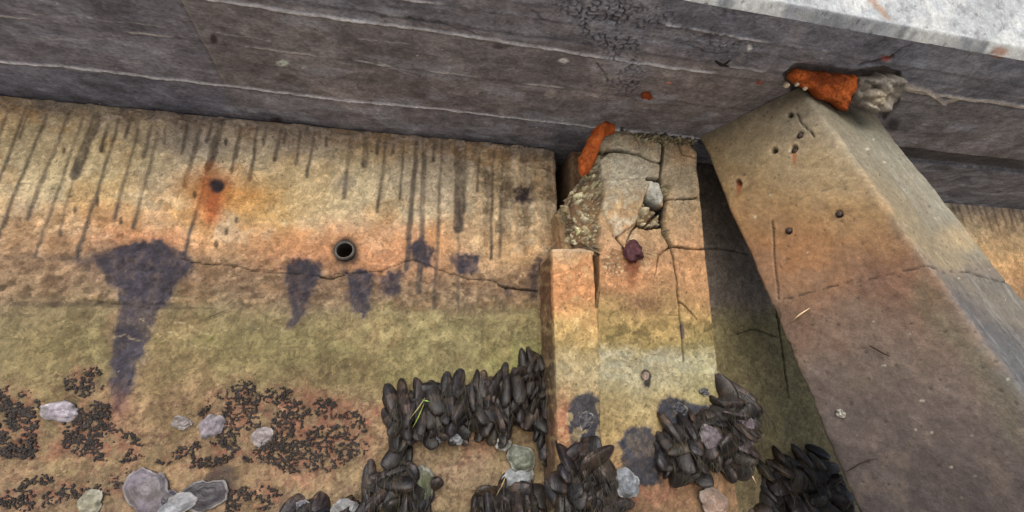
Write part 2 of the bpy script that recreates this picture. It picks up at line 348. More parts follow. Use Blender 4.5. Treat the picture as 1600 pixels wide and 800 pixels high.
stain(w, [(444, 412), (470, 400), (500, 406), (500, 432), (478, 456), (466, 510), (455, 510), (450, 450)]); stain(w, [(539, 428), (560, 420), (584, 427), (580, 456), (566, 494), (549, 474)])
stain(w, [(598, 430), (615, 425), (630, 429), (627, 450), (612, 462), (604, 448)]); stain(w, [(634, 390), (655, 374), (676, 390), (670, 416), (640, 416)]); stain(w, [(698, 400), (722, 392), (744, 398), (744, 424), (714, 430)])
stain(w, [(800, 296), (825, 290), (832, 312), (812, 322)], S(64, 54, 58), amt=.95, soft=5); stain(w, [(832, 412), (845, 410), (843, 470), (833, 462)], S(74, 62, 60)); stain(w, [(790, 440), (800, 438), (800, 460), (788, 458)], amt=.5)
w.mix(w.ell(180, 640, 26, 30, .8, 20), S(120, 78, 66), .5)
w.mix(w.stroke([(120, 405), (80, 400), (0, 398)], 14, 4, 6, 20), S(90, 78, 76), .4)
for (x, y, r) in [(340, 758, 34), (312, 778, 22), (350, 738, 18)]: w.mix(w.ell(x, y, r, r * .55, .4, 30), S(58, 52, 50), .8)
# rust bleed
w.mix(w.ell(345, 300, 62, 30, .9, 30), S(206, 134, 60), .7); w.mix(w.ell(332, 308, 24, 38, .8, 24), S(166, 84, 42), .8); w.mix(w.ell(338, 290, 11, 12, .4, 12), S(48, 40, 46), 1); w.h -= w.ell(338, 290, 9, 9, .5, 6) * .003; w.mix(w.ell(334, 330, 12, 18, .8, 30), S(160, 70, 34), .4)
w.mix(w.ell(536, 288, 26, 12, .7, 16), S(140, 132, 124), .6)
for (x, y) in [(152, 318), (118, 328), (188, 345), (152, 313), (304, 305), (353, 222), (354, 364), (339, 382), (370, 345), (100, 234)]:
    w.mix(w.ell(x, y, 3, 6, .4, 6), S(70, 60, 52), .85)
w.mix(w.ell(539, 393, 21, 23, .3, 8), S(58, 50, 48), .85); w.h -= w.ell(539, 391, 14, 14, .15, 0) * .05
w.crack([(275, 405), (330, 412), (400, 420), (450, 425), (500, 434), (545, 428), (600, 418), (640, 412), (668, 412), (720, 436), (770, 440), (800, 447), (842, 455)], 1.6, 1.8, .004, 16, .85)
w.crack([(500, 434), (520, 436), (540, 430)], 3.5, 2, .006, 8); w.crack([(780, 445), (842, 455)], 3, 3, .006, 8)
w.crack([(400, 365), (450, 372), (520, 385)], 1.0, 1.0, .001, 14, .4); w.crack([(130, 470), (200, 478), (350, 485)], 1.3, 1.3, .002, 14, .6)
for pts in ([(180, 530), (200, 532), (222, 535)], [(222, 500), (250, 525), (275, 545)], [(262, 520), (300, 540), (330, 545)], [(270, 500), (300, 515), (340, 530)]): w.mix(w.stroke(pts, 1.2, 1.2, .8, 20), S(178, 160, 124), .6)
# slot beside the pillar, and the shaded bay between pillar and buttress
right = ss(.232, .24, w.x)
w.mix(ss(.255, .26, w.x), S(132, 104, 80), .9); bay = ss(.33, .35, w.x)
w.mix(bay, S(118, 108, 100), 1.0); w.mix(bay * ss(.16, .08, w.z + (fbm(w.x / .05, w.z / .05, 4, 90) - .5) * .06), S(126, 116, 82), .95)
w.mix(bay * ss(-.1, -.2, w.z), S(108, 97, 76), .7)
w.crack([(1040, 386), (1090, 390), (1150, 392), (1170, 396)], 2, 1.4, .004, 8); w.crack([(1150, 522), (1180, 515), (1215, 525)], 1.6, 1.6, .003, 10); w.crack([(1212, 470), (1222, 560), (1232, 622)], 2.4, 1.6, .004, 6)
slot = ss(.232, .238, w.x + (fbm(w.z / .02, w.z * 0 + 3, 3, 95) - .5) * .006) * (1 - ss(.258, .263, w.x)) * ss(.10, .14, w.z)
rnd = np.clip((w.x - .205) / .03, 0, 1) * (w.x < .32); w.h -= rnd ** 2.5 * .016 * (w.x < .25) * ss(.1, .16, w.z)
w.h -= slot * .11; w.mix(slot, S(40, 36, 34), .9)  # real depth, plus the shade inside the slot painted near black
w.h += (1 - ss(.06, .1, w.z)) * 0
PATCH = [([(0, 606), (30, 600), (40, 612), (62, 622), (66, 640), (30, 650), (70, 640), (64, 690), (50, 715), (0, 712), (-60, 690), (-60, 600)], 900, 1.0), ([(104, 590), (118, 575), (146, 570), (160, 590), (160, 604), (128, 618), (104, 608)], 330, .95), ([(96, 660), (120, 640), (145, 630), (166, 634), (168, 664), (190, 672), (220, 690), (222, 712), (190, 720), (130, 712), (100, 700)], 950, 1.0),
         ([(312, 645), (330, 620), (376, 595), (396, 600), (400, 620), (440, 605), (476, 622), (470, 640), (510, 650), (560, 640), (576, 680), (570, 705), (520, 735), (450, 738), (390, 710), (350, 705), (330, 670)], 2100, .62), ([(246, 720), (260, 702), (330, 690), (380, 700), (400, 718), (330, 730)], 420, .7), ([(484, 640), (500, 618), (526, 626), (520, 644)], 120, .7),
         ([(0, 770), (60, 745), (120, 750), (200, 735), (210, 760), (120, 780), (0, 800)], 380, .45), ([(340, 770), (420, 760), (450, 780), (400, 800), (350, 800)], 260, .5)]
def lacework(a, b_, pts, den):
    sd = sdpoly(a + 16 * (fbm(a / 14, b_ / 14, 3, 5) - .5), b_ + 16 * (fbm(a / 14 + 9, b_ / 14, 3, 6) - .5), pts)
    return sd, np.abs(fbm(a / 6.5, b_ / 5., 3, 970) - .5), fbm(a / 26., b_ / 22., 3, 972)
for (pts, cnt, den) in PATCH:
    pts = np.array(pts, float); sel = (w.u > pts[:, 0].min() - 20) & (w.u < pts[:, 0].max() + 20) & (w.v > pts[:, 1].min() - 20) & (w.v < pts[:, 1].max() + 20)
    sd, lace, cl = lacework(w.u[sel], w.v[sel], pts, den)
    k = (1 - ss(-6, 6, sd)) * (1 - ss(.03, .11, lace / (.5 + den))) * ss(.36, .44, cl - (1 - den) * .1)
    m = np.zeros(w.u.shape); m[sel] = k; w.mix(m, S(48, 41, 38), .9); w.h += m * .0005
    m[sel] = (1 - ss(-8, 18, sd)); w.mix(m, S(96, 78, 62), .35); w.mix(m * ss(.5, .62, fbm(w.u / 12, w.v / 12, 3, 1041)), S(128, 74, 60), .4)
w.mottle(.22, .2, .42)
lum = w.col.mean(-1, keepdims=True); w.col = (lum + (w.col - lum) * .92) * np.array([1.0, .995, .97])
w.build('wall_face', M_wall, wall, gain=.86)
box('wall_core', (-2.7, .16, -.62), (.9, .6, .446), M_wall, wall)
# pipe
def lathe(name, prof, mat, parent, c, seg=28, M=None):
    v = []; f = []; n = len(prof)
    for j in range(seg):
        a = 2 * math.pi * j / seg
        for (r, h) in prof: v.append((r * math.cos(a), h, r * math.sin(a)))
    for j in range(seg):
        for i in range(n - 1):
            a = j * n + i; b = ((j + 1) % seg) * n + i; f.append((a, a + 1, b + 1, b))
    o = rawmesh(name, v, np.array(f), mat, parent, np.tile(np.asarray(c), (len(v), 1))); 
    if M is not None: o.matrix_local = M
    return o
pp = at(539, 392, 1, 0.0)
lathe('drain_pipe', [(.0145, .06), (.0145, -.004), (.0150, -.006), (.0172, -.006), (.0178, -.004), (.0178, .06)], M_rock, wall, S(74, 68, 64), M=Matrix.Translation(pp))
lathe('pipe_rim', [(.0139, .002), (.0139, -.0068), (.0146, -.0068), (.0146, .002)], M_shell, bpy.data.objects['drain_pipe'], S(128, 122, 116))

# next panel, seen past the buttress
wall2 = tag(empty('seawall_panel'), 'far concrete sea wall panel seen at right beyond the sloping buttress', 'sea wall')
X, Z = np.meshgrid(axis_(1.0, 1.9, .005, .7, 3.6), axis_(-.1, .447, .004, -.62, .4475))
w2 = Surf(np.stack([X, np.full(X.shape, .08), Z], -1)); w2.stops(w2.z + (fbm(w2.x / .1, w2.z / .1, 4, 7) - .5) * .05 - .04, WALL_STOPS)
for i in range(14):
    x0 = 1485 + i * 11 + rng.uniform(-4, 4); y0 = 318 + (x0 - 1480) * .075; l = rng.uniform(12, 45)
    w2.mix(w2.stroke([(x0, y0), (x0 + l * .35, y0 + l)], 4, 3, 1.5, 4), S(104, 92, 84), .65)
w2.mix(w2.ell(1560, 400, 60, 50, .8, 30), S(196, 146, 92), .45)
w2.mottle(.3, .35, .35); w2.build('wall_face', M_wall, wall2, gain=.95)
box('wall_core', (.905, .16, -.62), (3.7, .6, .446), M_wall, wall2)

# ------------------------------------------------------------------ deck: soffit, fascia
deck = tag(empty('concrete_deck'), 'grey board marked concrete deck overhanging the sea wall and buttress', 'deck')
X, Y = np.meshgrid(axis_(-1.0, 1.75, .0022, -2.6, 3.6), np.arange(-.36, .13, .0018))
s = Surf(np.stack([X, Y, np.full(X.shape, ZS)], -1), flip=True); s.z = s.y.copy()
s.a = s.x.copy()
gr = fbm(s.x / .12, s.y / .004, 4, 500); g2 = fbm(s.x / .3, s.y / .02, 4, 510); g3 = fbm(s.x / .06, s.y / .05, 5, 520)
s.col[:] = S(92, 89, 90)
bd = (s.y > -.088) * 1.0 + (s.y > -.265) * 1.0 + (s.y > -.32) * 1.0
s.mix((bd == 2), S(96, 90, 86), .8); s.mix((bd == 3), S(78, 76, 78), .9); s.mix((bd == 0), S(94, 93, 96), .9)
s.mix(ss(1.2, .2, np.abs(s.x - .35)) * ss(.45, .6, g3), S(98, 92, 88), .4)
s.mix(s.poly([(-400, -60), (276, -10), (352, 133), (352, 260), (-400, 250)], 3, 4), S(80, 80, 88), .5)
s.mix(s.ell(620, 150, 160, 40, .8, 60), S(98, 88, 84), .5); s.mix(s.ell(1080, 150, 150, 40, .8, 50), S(92, 82, 76), .6)
g4 = fbm(s.x / .02, s.y / .014, 5, 530); s.mul((.93 + .14 * gr) * (.91 + .18 * g2) * (.6 + .8 * g3) * (.72 + .56 * g4))
s.mix(ss(.56, .66, fbm(s.x / .09, s.y / .03, 5, 540)), S(118, 118, 120), .4)
s.h += (gr - .5) * .0009 + (g3 - .5) * .0016
s.crack([(278, -10), (315, 65), (352, 133)], 2, 2, .001, 3, .35); s.mix(s.stroke([(281, -10), (318, 65), (354, 133)], 1.6, 1.6, 1, 3), S(120, 112, 105), .5)
def fin(y, x0, x1, hgt, wid, seed, c=(158, 154, 150), gap=.42):
    yy = y + (fbm(s.x / .25, s.x * 0, 3, seed) - .5) * .008 + (fbm(s.x / .02, s.x * 0, 2, seed + 3) - .5) * .003
    k = fbm(s.x / .05, s.x * 0 + 1, 4, seed + 7)
    on = ss(gap - .12, gap + .05, k) * ss(x0, x0 + .02, s.x) * (1 - ss(x1 - .02, x1, s.x))
    ww = wid * (.3 + .8 * k); m = (1 - ss(ww * .5, ww * .5 + .0018, np.abs(s.y - yy))) * on
    s.h += m * hgt * .35 * (.5 + .8 * fbm(s.x / .01, s.x * 0, 3, seed + 9)); s.mix(m, S(*c), .85)
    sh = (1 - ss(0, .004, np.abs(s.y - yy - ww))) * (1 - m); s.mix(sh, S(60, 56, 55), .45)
fin(-.088, -2.6, 3.6, .006, .0036, 610, gap=.12); fin(-.254, -2.6, .42, .006, .0042, 620, gap=.15); fin(-.272, .36, .50, .005, .003, 625); fin(-.276, .70, 3.6, .008, .007, 640, (150, 138, 124), .1)
fin(-.319, .25, .60, .006, .003, 630); fin(-.30, -2.6, .0, .003, .002, 650, gap=.55); fin(-.18, -.9, .2, .002, .0016, 660, (140, 134, 128), .6)
# shallow step up beside the far wall, with the recess shadow painted dark
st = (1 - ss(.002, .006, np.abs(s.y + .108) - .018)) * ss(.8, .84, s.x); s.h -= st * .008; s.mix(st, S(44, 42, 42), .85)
# edge against the wall
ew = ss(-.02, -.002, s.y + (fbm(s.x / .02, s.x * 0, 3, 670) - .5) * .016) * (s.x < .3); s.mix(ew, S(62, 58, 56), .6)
# alligator cracking patch
ap = s.poly([(880, 0), (965, 0), (1005, 30), (1000, 70), (995, 130), (975, 165), (955, 110), (935, 70), (890, 40), (860, 10)], 18, 50)
ap = np.maximum(ap, .75 * s.poly([(960, 10), (1050, 20), (1150, 60), (1230, 90), (1160, 95), (1040, 60)], 12, 40)); ap = np.maximum(ap, .6 * s.ell(1230, 20, 120, 14, .5, 20))
f1, f2, iv = voro(s.x / .0095 + s.w1 * 1.5, s.y / .0065 + s.w2 * 1.5, 680); e = 1 - ss(.05, .2, f2 - f1)
e *= ss(.35, .5, fbm(s.x / .02, s.y / .02, 3, 690)); s.h -= ap * e * .004; s.mix(ap * e, S(34, 32, 32), .9); s.mix(ap * (1 - e), S(108, 106, 106), .3)
for pts in ([(1060, 70), (1100, 80), (1135, 84)], [(640, 30), (700, 42), (760, 60)], [(830, 20), (870, 40)], [(930, 100), (955, 125)]): s.crack(pts, 1.6, 1.2, .003, 16, .8)
for (x, y, a, b, c) in [(440, 98, 9, 4, (160, 165, 150)), (880, 97, 8, 3, (170, 165, 158)), (333, 60, 6, 9, (34, 30, 30)), (432, 187, 10, 4, (40, 28, 28)), (600, 22, 6, 3, (58, 54, 54)), (1171, 78, 4, 5, (186, 180, 170)), (780, 73, 8, 4, (60, 56, 56)), (860, 148, 8, 6, (128, 120, 112)), (930, 150, 6, 3, (140, 132, 124)),
                       (1186, 130, 5, 4, (112, 60, 46)), (1045, 130, 4, 3, (150, 100, 76)), (1560, 88, 8, 3, (130, 74, 40))]:
    s.mix(s.ell(x, y, a, b, .4, 10), S(*c), .85)
for (a, b) in [((60, 60), (180, 62)), ((150, 30), (260, 44)), ((170, 90), (215, 100)), ((590, 100), (660, 120)), ((770, 130), (800, 135)), ((340, 50), (420, 66)), ((560, 60), (640, 70)), ((20, 20), (120, 26))]:
    s.mix(s.stroke([a, b], 1.4, .6, .8, 8), S(150, 146, 142), .5)
# spalled hollow over the buttress head, torn groove above it
sp = s.poly([(1222, 120), (1240, 102), (1280, 105), (1335, 113), (1375, 107), (1405, 116), (1408, 140), (1398, 165), (1380, 186), (1240, 150)], 3, 10); s.h -= sp * .012; s.mix(sp, S(92, 80, 70), .7)
s.crack([(1342, 102), (1362, 98), (1380, 94), (1392, 92)], 4, 5, .008, 10, .95); s.mix(s.ell(1383, 93, 8, 4, .5, 8), S(120, 52, 34), .8); s.crack([(1392, 90), (1410, 78), (1422, 72)], 2, 1, .004, 8, .7)
s.mix(s.stroke([(1395, 135), (1440, 140), (1480, 155), (1500, 150)], 9, 4, 3, 16), S(148, 134, 116), .8); s.h += s.stroke([(1395, 135), (1440, 140), (1480, 155)], 8, 4, 3, 16) * .006
s.mix(s.ell(1398, 195, 10, 8, .5, 20), S(40, 36, 36), .8)
# crumbly joint over the pillar head
cj = s.poly([(960, 200), (1000, 204), (1092, 212), (1092, 224), (960, 220)], 3, 10); nn = fbm(s.x / .006, s.y / .006, 3, 700); s.h += cj * (nn - .5) * .012; s.mix(cj * ss(.5, .3, nn), S(36, 32, 30), .9); s.mix(cj * ss(.5, .65, nn), S(150, 138, 126), .6)
s.mottle(.14, .2, .3, 9)
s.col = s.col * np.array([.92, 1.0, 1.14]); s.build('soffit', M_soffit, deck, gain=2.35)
# fascia (with its chamfer) facing the open sky
prof = [(-.3595, ZS - .001), (-.3700, ZS + .010)] + [(-.3705 - .0002 * i, ZS + .010 + .0025 * i) for i in range(1, 110)]
pt = []
for i in range(len(prof) - 1):
    for t in np.linspace(0, 1, 5 if i == 0 else 1, endpoint=False): pt.append((prof[i][0] * (1 - t) + prof[i + 1][0] * t, prof[i][1] * (1 - t) + prof[i + 1][1] * t))
pt = np.array(pt); fx = axis_(.2, 1.3, .0028, -2.6, 3.6)
P = np.zeros((len(pt), len(fx), 3)); P[..., 0] = fx[None]; P[..., 1] = pt[:, 0][:, None]; P[..., 2] = pt[:, 1][:, None]
fs = Surf(P); fs.col[:] = S(172, 176, 178); fs.mix((fs.z < ZS + .0105), S(120, 124, 130), .8)
n = fbm(fs.x / .05, fs.z / .05, 5, 720); fs.mix(ss(.5, .62, n), S(196, 198, 196), .8); fs.mix(ss(.46, .36, n), S(156, 158, 158), .6)
fs.mix(fs.stroke([(1368, -5), (1392, 30)], 12, 7, 4, 20), S(168, 130, 96), .7); fs.mix(fs.ell(1562, 82, 12, 6, .6, 10), S(160, 100, 60), .7)
k = fbm(fs.x / .012, fs.z / .012, 4, 730); fs.h += (k - .5) * .002; fs.mix(ss(.36, .26, k), S(120, 122, 122), .5)
for pts in ([(1560, 0), (1570, 40), (1555, 60)], [(1270, 0), (1290, 25)]): fs.crack(pts, 1.4, 1.2, .003, 16, .5)
fs.mottle(.12, .12, .2, 10); fs.build('fascia', M_but, deck, gain=.78)
box('slab', (-2.7, -.36, ZS + .03), (3.7, 1.5, ZS + .28), M_wall, deck)

# ------------------------------------------------------------------ lofted uprights
def loft(corners_by_z, zs, counts, rnd=3):
    rows = []
    for z in zs:
        c = np.asarray(corners_by_z(z)); pts = []
        for i in range(len(c) - 1):
            t = np.linspace(0, 1, counts[i], endpoint=False)[:, None]; pts.append(c[i] * (1 - t) + c[i + 1] * t)
        pts.append(c[-1:]); p = np.concatenate(pts)
        for _ in range(rnd): p[1:-1] = .25 * p[:-2] + .5 * p[1:-1] + .25 * p[2:]
        rows.append(np.column_stack([p, np.full(len(p), z)]))
    return np.array(rows)
def edge_tab(tab, yplane, ez=0.0):
    q = np.array([at(x, y, 1, yplane) for x, y in tab]); o = np.argsort(q[:, 2]); return q[o, 2], q[o, 0]
pil = tag(empty('concrete_pillar'), 'cracked crumbling concrete pillar with rusty bolt standing against the sea wall', 'pillar')
YF = -.085
lz, lx = edge_tab([(940, 203), (930, 230), (914, 268), (888, 298), (879, 318), (887, 345), (893, 384), (926, 392), (937, 397), (936, 450), (933, 480), (926, 500), (926, 820)], YF)
rz, rx = edge_tab([(1089, 214), (1089, 260), (1097, 330), (1103, 400), (1111, 480), (1121, 570), (1126, 610), (1140, 700), (1158, 820)], YF)
zs = axis_(-.27, .447, .0017, -.62, .4478)
P = loft(lambda z: [(np.interp(z, lz, lx) + .004, .02), (np.interp(z, lz, lx), YF), (np.interp(z, rz, rx), YF), (np.interp(z, rz, rx) + .006, .02)], zs, (30, 190, 40))
p = Surf(P)
PST = [(200, (148, 132, 118)), (225, (178, 154, 134)), (270, (184, 160, 138)), (330, (182, 150, 118)), (380, (186, 144, 112)), (420, (184, 136, 100)), (460, (160, 122, 88)), (500, (170, 140, 92)), (535, (146, 124, 80)), (560, (160, 148, 124)), (590, (160, 147, 120)), (620, (150, 132, 98)), (680, (152, 126, 86)), (740, (146, 110, 84)), (830, (110, 86, 66))]
p.stops(p.v + p.w1 * 40, PST)
p.mix(p.ell(985, 265, 50, 40, .7, 30), S(186, 178, 170), .6); p.mix(p.ell(1070, 285, 22, 60, .7, 30), S(160, 146, 132), .6); p.mix(p.ell(1070, 240, 22, 16, .7, 20), S(192, 152, 122), .6)
p.mix(p.ell(975, 430, 40, 26, .7, 30), S(198, 136, 96), .6); p.mix(p.ell(1090, 440, 26, 50, .8, 20), S(190, 140, 100), .5); p.mix(p.ell(1010, 480, 40, 14, .6, 20), S(112, 78, 60), .6)
n = fbm(p.u / 14, p.v / 10, 4, 800); bandp = np.exp(-((p.v - 522) / 26) ** 2); p.mix(bandp * ss(.46, .58, n), S(98, 82, 50), .7)
p.mix(np.exp(-((p.v - 572) / 20) ** 2) * ss(.4, .6, fbm(p.u / 26, p.v / 10, 4, 810)), S(168, 162, 146), .7)
p.mix(p.ell(1095, 600, 30, 60, .8, 20), S(150, 142, 100), .4); p.mix(p.ell(1000, 770, 90, 26, .7, 30) * ss(.4, .6, fbm(p.u / 9, p.v / 9, 3, 820)), S(138, 86, 74), .5)
front = (p.y < YF + .02) * 1.0
ag = np.maximum(p.poly([(934, 236), (912, 268), (870, 300), (866, 322), (880, 392), (936, 398), (936, 340), (944, 300), (938, 270)], 3, 12), p.poly([(1012, 305), (1036, 330), (1034, 352), (1000, 356), (996, 335), (1006, 318)], 3, 10))
ag = np.maximum(ag, .55 * p.ell(966, 412, 20, 16, .4, 18)); ag = np.maximum(ag, .3 * p.ell(1000, 395, 24, 22, .5, 16))
p.h -= ag * .008; p.pebbles(ag, .0115, .008, light=(226, 214, 188)); p.pebbles(p.poly([(985, 205), (1090, 212), (1090, 226), (1000, 222)], 3, 8), .006, .006, seed=66)
p.mix(p.ell(893, 318, 7, 14, .5, 14), S(62, 48, 56), .8); p.mix(p.ell(925, 388, 14, 7, .5, 14), S(70, 50, 36), .8); p.mix(p.ell(890, 350, 8, 10, .5, 14), S(70, 50, 40), .7)
fl = p.poly([(1012, 282), (1034, 284), (1037, 308), (1030, 322), (1010, 312)], 2, 5); p.mix(fl, S(196, 194, 196), .85); p.h += fl * .004
sl = p.poly([(934, 206), (1000, 215), (1032, 224), (1030, 280), (1012, 284), (1004, 320), (990, 352), (960, 372), (940, 330), (940, 300), (934, 242)], 2.5, 8); p.h += sl * .006; p.mix(sl * ss(.5, .6, fbm(p.u / 8, p.v / 12, 3, 830)), S(202, 196, 188), .4)
CR = dict(depth=.016, warp=7, dark=1.0, c=(.006, .005, .005))
p.crack([(934, 238), (950, 239), (975, 239), (1000, 243)], 7, 3.5, **CR)
p.crack([(1034, 222), (1031, 255), (1032, 282), (1036, 300), (1039, 318), (1034, 345), (1040, 368), (1048, 384)], 6, 6, **CR)
p.crack([(1048, 384), (1056, 420), (1062, 470), (1065, 520), (1068, 565)], 2.6, 1.6, depth=.012, warp=8)
p.crack([(1008, 281), (1034, 283)], 5.5, 4.5, **CR); p.crack([(1008, 311), (1022, 322), (1034, 329)], 7.5, 6, **CR); p.crack([(996, 350), (1010, 356), (1034, 352)], 6, 5, **CR)
p.crack([(1040, 314), (1058, 312), (1092, 308)], 2.6, 1.8, depth=.012, warp=7); p.crack([(1048, 384), (1070, 386), (1106, 390)], 2.2, 1.8, depth=.01, warp=7)
for pts, a_, b_ in (([(1000, 243), (1014, 252), (1034, 256)], 3, 2), ([(1034, 329), (1020, 340), (1010, 354)], 4, 3), ([(1060, 225), (1066, 240), (1088, 246)], 2.2, 1.4), ([(996, 352), (985, 366), (978, 382)], 3, 1.6), ([(960, 372), (972, 384), (978, 400)], 2, 1.2), ([(1062, 470), (1076, 478), (1090, 500)], 1.6, 1), ([(1048, 384), (1030, 400), (1024, 430)], 1.8, 1)): p.crack(pts, a_, b_, depth=.010, warp=10, dark=.95)
for pts in ([(1036, 284), (1050, 290), (1040, 310)], [(1034, 352), (1046, 360), (1042, 374), (1034, 366)], [(934, 236), (946, 232), (952, 240), (938, 250)], [(1080, 216), (1092, 216), (1090, 236), (1082, 228)]):
    m = p.poly(pts, 2, 8); p.h -= m * .006; p.pebbles(m, .006, .003, seed=71)
p.crack([(935, 283), (960, 281), (1010, 280)], 1.1, .8, depth=.002, warp=6, dark=.6); p.crack([(985, 208), (995, 222), (1000, 230)], 1.5, 1, depth=.004, warp=6)
p.crack([(936, 452), (933, 480), (931, 520), (929, 560), (928, 605)], 3.2, 1.6, depth=.01, warp=7); p.mix(p.ell(1066, 520, 4, 14, .5, 8), S(70, 56, 74), .8)
p.crack([(1035, 492), (1080, 492)], 1.3, 1, depth=.002, warp=8, dark=.6); p.crack([(1100, 520), (1112, 514)], 1.3, 1, depth=.002, warp=4, dark=.6); p.crack([(950, 500), (960, 490), (985, 480)], 1.3, 1, depth=.002, warp=12, dark=.5)
TAR = S(56, 55, 66)
for pts in ([(1028, 660), (1030, 632), (1050, 618), (1080, 628), (1106, 640), (1110, 662), (1080, 690), (1040, 690)], [(962, 690), (972, 672), (1000, 668), (1016, 680), (1030, 720), (1034, 760), (1010, 764), (985, 745), (966, 716)]): 
    m = stain(p, pts, TAR, .95, 16, 3); p.h += m * .002
stain(p, [(1000, 596), (1002, 580), (1012, 578), (1018, 590), (1012, 605), (1004, 608)], S(50, 46, 46), .9, 8, 1.5)
p.mix(p.ell(988, 372, 10, 12, .6, 10), S(206, 178, 150), .5); p.mix(p.ell(990, 410, 10, 14, .7, 12), S(120, 62, 40), .8); p.mix(p.ell(988, 425, 6, 26, .7, 12), S(140, 76, 48), .6); p.mix(ag * ss(.5, .62, fbm(p.u / 12, p.v / 14, 3, 1051)), S(120, 76, 50), .35)
m1 = fbm(p.a / .008, p.z / .008, 4, 840); p.h += front * (m1 - .5) * .002 * ss(.2, .0, p.z)
p.mottle(.2, .2, .4, 12); lum = p.col.mean(-1, keepdims=True); p.col = lum + (p.col - lum) * .92; p.col = p.col * np.array([.98, 1.025, .92]); p.build('pillar_body', M_wall, pil, gain=.78)
# corner block split off the pillar's left side
YB = -.095
bz_top = at(895, 391, 1, YB)[2]
bl = edge_tab([(863, 393), (866, 500), (870, 640), (874, 820)], YB); br = edge_tab([(929, 389), (931, 450), (934, 480), (936, 560), (937, 820)], YB)
zs = np.concatenate([axis_(-.27, bz_top, .0017, -.62, bz_top)[:-1], [bz_top]])
P = loft(lambda z: [(np.interp(z, *bl) + .004, .012), (np.interp(z, *bl), YB), (np.interp(z, *br), YB), (np.interp(z, *br), YB + .05)], zs, (36, 50, 20), 2)
# broken top: close the head with rows running in to a ridge
cen = P[-1].mean(0); cap = []
for t in np.linspace(0, 1, 12)[1:]:
    rr = P[-1] * (1 - t) + cen * t; rr[:, 2] = bz_top + .006 * math.sin(t * 1.6) + .004 * (fbm(rr[:, 0] / .01, rr[:, 1] / .01, 3, 9) - .5); cap.append(rr)
P = np.concatenate([P, np.array(cap)])
b = Surf(P); b.stops(b.v + b.w1 * 40, [(380, (196, 160, 130)), (396, (190, 150, 116)), (410, (196, 138, 96)), (460, (192, 132, 90)), (510, (182, 146, 96)), (545, (156, 130, 86)), (575, (158, 142, 114)), (610, (152, 130, 98)), (700, (150, 120, 86)), (830, (110, 86, 66))])
b.mix((b.y > YB + .012) * (b.z < bz_top - .004), S(104, 76, 62), .8)  # side faces painted darker, their shade put into the colour
b.mix((b.z >= bz_top - .002), S(196, 168, 146), .6)
b.mix(b.ell(882, 660, 16, 44, .7, 20), S(150, 80, 66), .6)
m = b.ell(916, 652, 32, 40, .1, 10); b.mix(m, TAR, .95); b.mix(b.poly([(890, 660), (942, 660), (938, 700), (894, 700)], 4, 10), TAR, .85); b.h += m * .002
n = fbm(b.u / 12, b.v / 12, 4, 850); b.mix(ss(.56, .66, n), S(206, 176, 130), .35)
b.crack([(929, 400), (931, 450), (933, 480)], 3, 2, .01, 5); b.crack([(860, 430), (890, 424), (900, 420)], 1, .8, .002, 8, .4)
b.h += (fbm(b.a / .012, b.z / .012, 4, 860) - .5) * .004
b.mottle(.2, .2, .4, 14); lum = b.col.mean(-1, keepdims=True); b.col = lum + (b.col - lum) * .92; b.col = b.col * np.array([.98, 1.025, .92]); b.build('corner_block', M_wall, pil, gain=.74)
def blob(name, c, r, mat, parent, col, seed, rough=.3, seg=22, n=14):
    v = []; f = []
    for i in range(n + 1):
        for j in range(seg):
            a = math.pi * i / n; t = 2 * math.pi * j / seg
            v.append((math.sin(a) * math.cos(t), math.sin(a) * math.sin(t), math.cos(a)))
    v = np.array(v); k = 1 + rough * ((fbm(v[:, 0] * 2 + 5 + v[:, 2], v[:, 1] * 2 + 9 - v[:, 2] * 1.3, 4, seed) - .5) * 2)
    P = v * k[:, None] * np.asarray(r)
    for i in range(n):
        for j in range(seg): f.append((i * seg + j, (i + 1) * seg + j, (i + 1) * seg + (j + 1) % seg, i * seg + (j + 1) % seg))
    cc = np.asarray(col)[None] * (.5 + 1.0 * fbm(v[:, 0] * 3 + 7, v[:, 1] * 3 + v[:, 2] * 2, 3, seed + 4))[:, None]
    o = rawmesh(name, P, np.array(f), mat, parent, cc); o.location = c; return o
blob('rusted_bolt', at(989, 392, 1, YF) + [0, .001, 0], (.0140, .011, .017), M_rust, pil, S(74, 44, 48), 31, .8)
blob('bolt_stud', at(1009, 587, 1, YF) + [0, .001, 0], (.006, .006, .007), M_rust, pil, S(128, 112, 100), 33, .3)
# raking buttress, split away from the wall
but = tag(empty('concrete_buttress'), 'raking concrete buttress with brown stained side and pale sloping front face', 'buttress')
A0, A1 = np.array([.497, -.088, .449]), np.array([.548, -.200, -.176])
B0, B1 = np.array([.571, -.251, .449]), np.array([.620, -.360, -.028])
C0, C1 = np.array([.777, -.210, .449]), np.array([.803, -.294, .0915])
def lz_(a, b_, z): t = (z - a[2]) / (b_[2] - a[2]); return (a + (b_ - a) * t)[:2]
def bsec(z):
    a, b_, c = lz_(A0, A1, z), lz_(B0, B1, z), lz_(C0, C1, z); return [a + (c - b_), a, b_, c, c + (a - b_)]
def wob(P, amp, seed): return (fbm(P[..., 0] / .05 + P[..., 1] / .05, P[..., 2] / .05, 4, seed) - .5) * amp
zs = axis_(-.3, .447, .0021, -.62, .4482)
P = loft(bsec, zs, (24, 96, 110, 24), 12)
t = Surf(P)
cs = np.cumsum([24, 96, 110]); col_i = np.arange(P.shape[1])[None, :] + np.zeros((P.shape[0], 1))
left = (col_i >= 22) * (col_i <= cs[1] + 0); frt = (col_i > cs[1])
